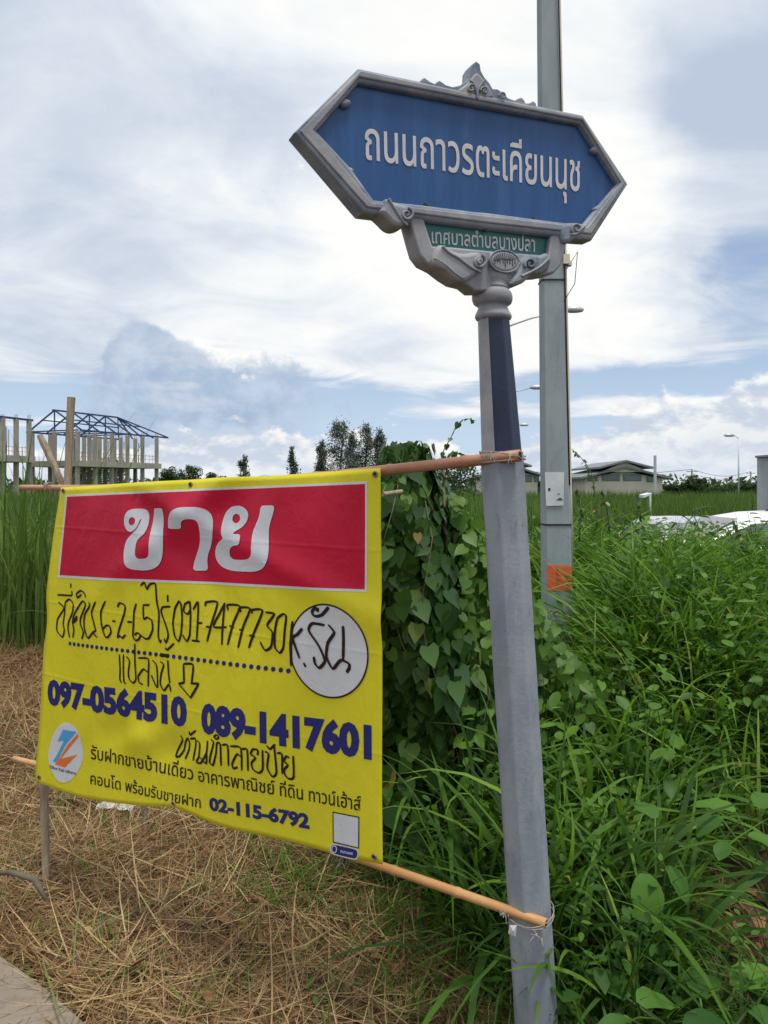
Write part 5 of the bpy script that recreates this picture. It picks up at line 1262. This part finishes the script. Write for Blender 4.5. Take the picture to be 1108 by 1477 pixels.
for px_, py_ in ((1040, 1295), (1075, 1325), (1012, 1325), (1058, 1345), (1025, 1368), (1090, 1290), (1000, 1290), (1070, 1375), (985, 1335), (1040, 1330)):
    place_dead(px_, py_, random.uniform(.09, .14), 'large crumpled brown dead leaf in the dark gap under the weeds at lower right', 'dead leaves in the gap under the weeds')
# white litter behind the straw
lt = B(); c = Vector((at(172, 1170, 4.3).x, 4.3, .05)); r_ = random.Random(5); V = []; 
for j in range(6):
    for i in range(9): V.append(c+Vector(((i-4)*.026+r_.uniform(-.008, .008), (j-3)*.03, .015+.07*math.exp(-((i-4.5)**2+(j-3)**2)/7)+r_.uniform(-.014, .018))))
lt.add(V, [(j*9+i, j*9+i+1, (j+1)*9+i+1, (j+1)*9+i) for j in range(5) for i in range(8)])
tag(lt.build('plastic_bag', M['bag'], None, False), 'crumpled white plastic bag lying on the straw behind the banner bottom', 'plastic bag')
# broken stump at lower left
sk = B(); sk.tube([at(68, 1300, 3.1), at(50, 1268, 3.12), at(14, 1258, 3.2), at(-20, 1262, 3.3)], [.008, .014, .011, .006], 7); tag(sk.build('dead_branch', M['bark'], None, True), 'thin brown dead branch lying left of the stake foot on the straw', 'dead branch')

# ------------------------------------------------------------------ creeper-covered shrub right of the banner
vs_ = empty('vine_covered_shrub', (.22, 3.75, 0), 'tall shrub draped in heart leaved creeper, right beside the banner', 'shrub')
hv = HEART.copy(); hv[:, 2] += -.10*hv[:, 0]**2
lm = bpy.data.meshes.new('leaf'); 
hh = hv*1.0
# finer heart leaf, 6 quads refined with a midrib fold
lm.from_pydata([tuple(q) for q in hh], [], HEARTQ); lm.materials.append(M['vine1']); lm.shade_smooth()
r_ = np.random.default_rng(11)
def shrub_pt(a, h):
    """point on the hull: a = angle round it, h = height"""
    top = 2.0; t_ = h/top; rad = (.29+.07*math.sin(3*a+h*4)+.03*math.sin(h*9+a))*(1-max(0, t_-.82)*2.6 if t_ > .82 else 1)*(1+.22*(1-t_))
    rad = max(.07, rad)
    return Vector((.14+.05*math.sin(h*2.5)+math.cos(a)*rad*.95, 3.78+math.sin(a)*rad, h))
NLF = 300
cnt = 0
while cnt < NLF:
    a = -math.pi/2+r_.normal()*1.05; h = 2.12*r_.random()**.75
    if h < .25: continue
    p = shrub_pt(a, h); out = Vector((math.cos(a), math.sin(a), 0)); p = p+out*r_.uniform(-.07, .05)
    o = bpy.data.objects.new('leaf', lm); COL.objects.link(o); o.parent = vs_
    o.location = p-vs_.location
    # leaf tip hangs down, face outwards
    tipd = (Vector((0, 0, -1))+out*r_.uniform(.05, .55)+Vector((r_.normal()*.35, r_.normal()*.2, 0))).normalized()
    nrm = (out+Vector((r_.normal()*.35, r_.normal()*.3, .45+r_.normal()*.25))); nrm = (nrm-tipd*nrm.dot(tipd)).normalized(); xx = tipd.cross(nrm)
    s = r_.uniform(.05, .135)*(1-.25*h/2.1)
    o.rotation_mode = 'QUATERNION'; o.rotation_quaternion = Matrix((xx, tipd, nrm)).transposed().to_quaternion(); o.scale = (s, s, s)
    cnt += 1
# inner mass of creeper leaves (uncountable)
HL = (HEART, np.array(HEARTQ), np.full(6, .5))
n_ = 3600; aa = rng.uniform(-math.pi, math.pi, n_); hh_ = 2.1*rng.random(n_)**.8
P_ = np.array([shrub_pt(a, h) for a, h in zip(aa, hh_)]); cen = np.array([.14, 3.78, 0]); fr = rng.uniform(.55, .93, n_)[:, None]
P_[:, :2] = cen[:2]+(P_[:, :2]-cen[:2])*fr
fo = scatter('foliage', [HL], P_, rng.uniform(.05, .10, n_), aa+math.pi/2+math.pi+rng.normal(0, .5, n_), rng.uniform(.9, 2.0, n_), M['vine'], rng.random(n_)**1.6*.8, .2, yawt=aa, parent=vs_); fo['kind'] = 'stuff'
stm = B()
for k in range(5):
    a = r_.uniform(-2.6, -.5); stm.tube([Vector((.2, 3.78, h)).lerp(shrub_pt(a+.5*math.sin(h*3+k), h), .93) for h in np.linspace(.05, 1.9, 16)], .0025, 5)
for k in range(4):
    stm.tube([(.2+.08*math.cos(k*1.6), 3.78+.08*math.sin(k*1.6), 0), (.2+.12*math.cos(k*1.6+.5), 3.78+.1*math.sin(k*1.6), 1.1), (.2+.1*math.cos(k*1.6), 3.75, 2.0)], [.018, .012, .006], 7)
stm.build('stems', M['bark'], vs_, True)
# yellow-green creeper spilling to the right of the shrub
n_ = 2300; x = rng.uniform(.34, 1.15, n_); y = 4.0+rng.normal(0, .22, n_)+.5*(x-.4); hm = (1.85-.95*(x-.35)/.75); z = hm*rng.random(n_)**.6
tag(scatter('creeper', [HL], np.stack([x, y, np.maximum(z+terr(x, y), .05)], 1), rng.uniform(.045, .085, n_), rng.uniform(2.2, 4.1, n_), rng.uniform(.5, 1.6, n_), M['vine'], rng.uniform(.55, .98, n_), .2, yawt=rng.normal(-1.57, .5, n_)), 'bright green creeper spilling down right of the tall shrub', 'creeper', kind='stuff')

# tendrils reaching into the sky
def tendril(name, label, pts, D, nl, ls, cat_='creeper', r=.003, seed=0, shape=HEART, quads=HEARTQ, grp=None):
    rr_ = np.random.default_rng(seed); P = cat([at(a, b2, D) for a, b2 in pts], 6); e = empty(name, P[0], label, cat_, grp)
    b_ = B(); b_.tube(P, [r*(1-.6*i/len(P)) for i in range(len(P))], 6); b_.build('stem', M['stalk'], e, True)
    lme = bpy.data.meshes.new('leaf'); lme.from_pydata([tuple(q) for q in shape], [], quads); lme.materials.append(M['vine1']); lme.shade_smooth()
    for k in range(nl):
        i = int((k+.7)/nl*(len(P)-1)); o = bpy.data.objects.new('leaf', lme); COL.objects.link(o); o.parent = e
        o.location = P[i]-P[0]; s = ls*rr_.uniform(.6, 1.2); o.scale = (s, s, s); o.rotation_euler = (rr_.uniform(-1.9, -.3), rr_.normal()*.4, rr_.uniform(0, 6.28))
    return e
tendril('creeper_tendril', 'thin dark creeper tendril curling up into the sky above the shrub', [(636, 668), (640, 650), (650, 632), (660, 612), (672, 604), (686, 607)], 3.6, 9, .035, seed=1)
tendril('creeper_tendril', 'short leafy creeper tendril above the top bamboo, left of the taller one', [(598, 665), (602, 648), (596, 640), (606, 636), (614, 645)], 3.5, 7, .04, seed=2)
tendril('creeper_tendril', 'small creeper shoot with pale leaves just over the bamboo near the banner corner', [(578, 672), (582, 652), (576, 640)], 3.5, 6, .045, seed=3)
tendril('creeper_tendril', 'leafy creeper shoot crossing the bamboo right of the curling tendril', [(640, 668), (652, 652), (664, 655), (672, 662)], 3.45, 6, .05, seed=6)
def tallweed(label, pts, D, nl, ls, seed): return tendril('tall_weed', label, pts, D, nl, ls, 'weed', .005, seed, OVATE, OVQ, 'tall weeds on the bank crest')
tallweed('tall arching weed with narrow leaves standing out against the sky right of the utility pole', [(862, 760), (858, 712), (852, 680), (838, 660), (824, 647)], 6.2, 26, .045, 4)
tallweed('tall leafy weed in front of the gabled house', [(880, 770), (876, 735), (868, 702)], 6.4, 28, .06, 5)
tallweed('bushy weed right of the gabled house front, on the bank crest', [(930, 790), (926, 750), (918, 706)], 6.6, 30, .06, 7)
tallweed('dark tall weed immediately right of the utility pole flyer', [(836, 780), (838, 740), (832, 700)], 6.3, 30, .06, 8)
tallweed('thin weed with curved tip rising before the white car roof', [(1010, 800), (1008, 762), (1000, 736), (1030, 730)], 6.6, 24, .06, 9)
tallweed('leaning weed in front of the white car window', [(1075, 810), (1070, 775), (1056, 748)], 6.4, 26, .06, 10)
# big plants in the lower right
M['bigleaf'] = leafmat('single_broad_leaf', [(0, (.030, .085, .018)), (.5, (.060, .15, .026)), (1, (.11, .23, .035))], .5, .3)
def bigplant(label, base, leaves, mat='bigleaf', name='broadleaf_plant'):
    e = empty(name, base, label, 'plant')
    n1 = 6; V = []; Fc = []
    for i in range(9):
        s = i/8; w = .36*math.sin(math.pi*min(1, s*.92+.06))**.7*(1 if s < .95 else .3)
        for j in (-1, -.5, 0, .5, 1): V.append((j*w, s, -.25*s*s+.10*abs(j)*w*2-.02*math.cos(i*2.2)*abs(j)))
    for i in range(8):
        for j in range(4): a = i*5+j; Fc.append((a, a+1, a+6, a+5))
    lme = bpy.data.meshes.new('leaf'); lme.from_pydata(V, [], Fc); lme.materials.append(M[mat]); lme.shade_smooth()
    st_ = B()
    for (px_, py_, D_, s, az_, tl) in leaves:
        p = at(px_, py_, D_); o = bpy.data.objects.new('leaf', lme); COL.objects.link(o); o.parent = e; o.location = p-Vector(base); o.scale = (s, s, s); o.rotation_euler = (tl, 0, az_)
        st_.tube([Vector(base), Vector(base).lerp(p, .5)+Vector((0, 0, .06)), p], .0035, 6)
    st_.build('stalks', M['stalk'], e, True); return e
bigplant('broad leaved plant with large rounded leaves at the right edge above the dark gap', (1.62, 3.1, .1), [(1060, 1170, 3.0, .17, .9, .1), (1095, 1165, 3.05, .18, -.9, .2), (1080, 1205, 2.9, .16, -1.9, -.2), (1040, 1180, 2.9, .12, 1.8, -.3), (1048, 1215, 2.85, .09, 2.4, -.2), (1104, 1215, 2.9, .14, -2.5, -.2)])
bigplant('low plant with large round dark leaves at the bottom right of the picture', (.98, 2.25, .05), [(905, 1440, 2.35, .17, .6, .2), (925, 1450, 2.2, .16, -1.0, -.1), (900, 1465, 2.25, .15, 2.4, -.3), (1010, 1440, 2.3, .15, -.5, .2), (1060, 1425, 2.35, .17, -1.2, .3), (1080, 1455, 2.25, .15, -2.2, -.2), (1035, 1465, 2.2, .15, 2.2, .1)])
bigplant('plant with two long hanging leaves in the lower middle of the bank', (1.0, 2.75, .1), [(930, 1260, 2.7, .16, 3.0, -.9), (962, 1250, 2.75, .13, -2.4, -.7), (945, 1180, 2.8, .12, .3, .3)])
# a few large arching grass clumps, each a thing
def clump(label, base, n_, L, w, seed, mat='grass'):
    v, q, t_ = tuft(n_, L, w, 1.7, .55, .02, 12, seed)
    e = empty('grass_clump', base, label, 'grass clump', 'large grass clumps on the bank')
    o = rawmesh('blades', v+np.array(base), q, np.clip(.45+.5*t_, 0, .9), M[mat], e)
    return e
cl_ = [((.86, 2.42, .0), 11, .75, .024, 'large arching grass clump at the bottom right of the sign column'), ((.72, 2.95, .1), 12, .85, .022, 'tall arching grass clump just right of the sign column, low down'), ((1.15, 3.3, .15), 12, .9, .024, 'broad bladed grass clump in the middle of the bank'), ((.66, 3.9, .15), 12, 1.0, .022, 'grass clump between the sign column and the utility pole foot'), ((1.75, 3.6, .2), 10, .9, .022, 'grass clump arching near the right picture edge above the large leaves'), ((.28, 3.15, .0), 12, .75, .016, 'grass clump at the foot of the creeper covered shrub'), ((1.25, 4.6, .3), 14, 1.1, .024, 'grass clump in front of the utility pole base')]
for k, (b_, n_, L_, w_, lab) in enumerate(cl_): clump(lab, b_, n_, L_, w_, 500+k)
# tall stalks left of the stakes
sg = empty('tall_reed_clump', (at(50, 0, 8.3).x, 8.3, 0), 'bushy bright green grass clump around the wooden stakes at the left', 'grass clump')
v, q, t_ = tuft(90, 2.7, .035, .6, .12, .22, 9, 610)
rawmesh('blades', v+np.array(sg.location), q, np.clip(.35+.5*t_, 0, .95), M['tallgrass'], sg)
sk = tuft(5, .35, .008, 1.0, .5, .01, 6, 620)
for lab, (px_, py_) in (('small tuft of fresh green grass in the straw below the left of the banner', (155, 1385)), ('tiny fresh green tuft in the straw right below the banner bottom', (420, 1290))):
    D_ = CAMH*F/(py_-HY); p = at(px_, py_, D_); e = empty('grass_tuft', (p.x, p.y, 0), lab, 'grass tuft', 'fresh tufts in the straw')
    rawmesh('blades', sk[0]+np.array([p.x, p.y, 0]), sk[1], np.clip(.5+.4*sk[2], 0, .9), M['grass'], e)
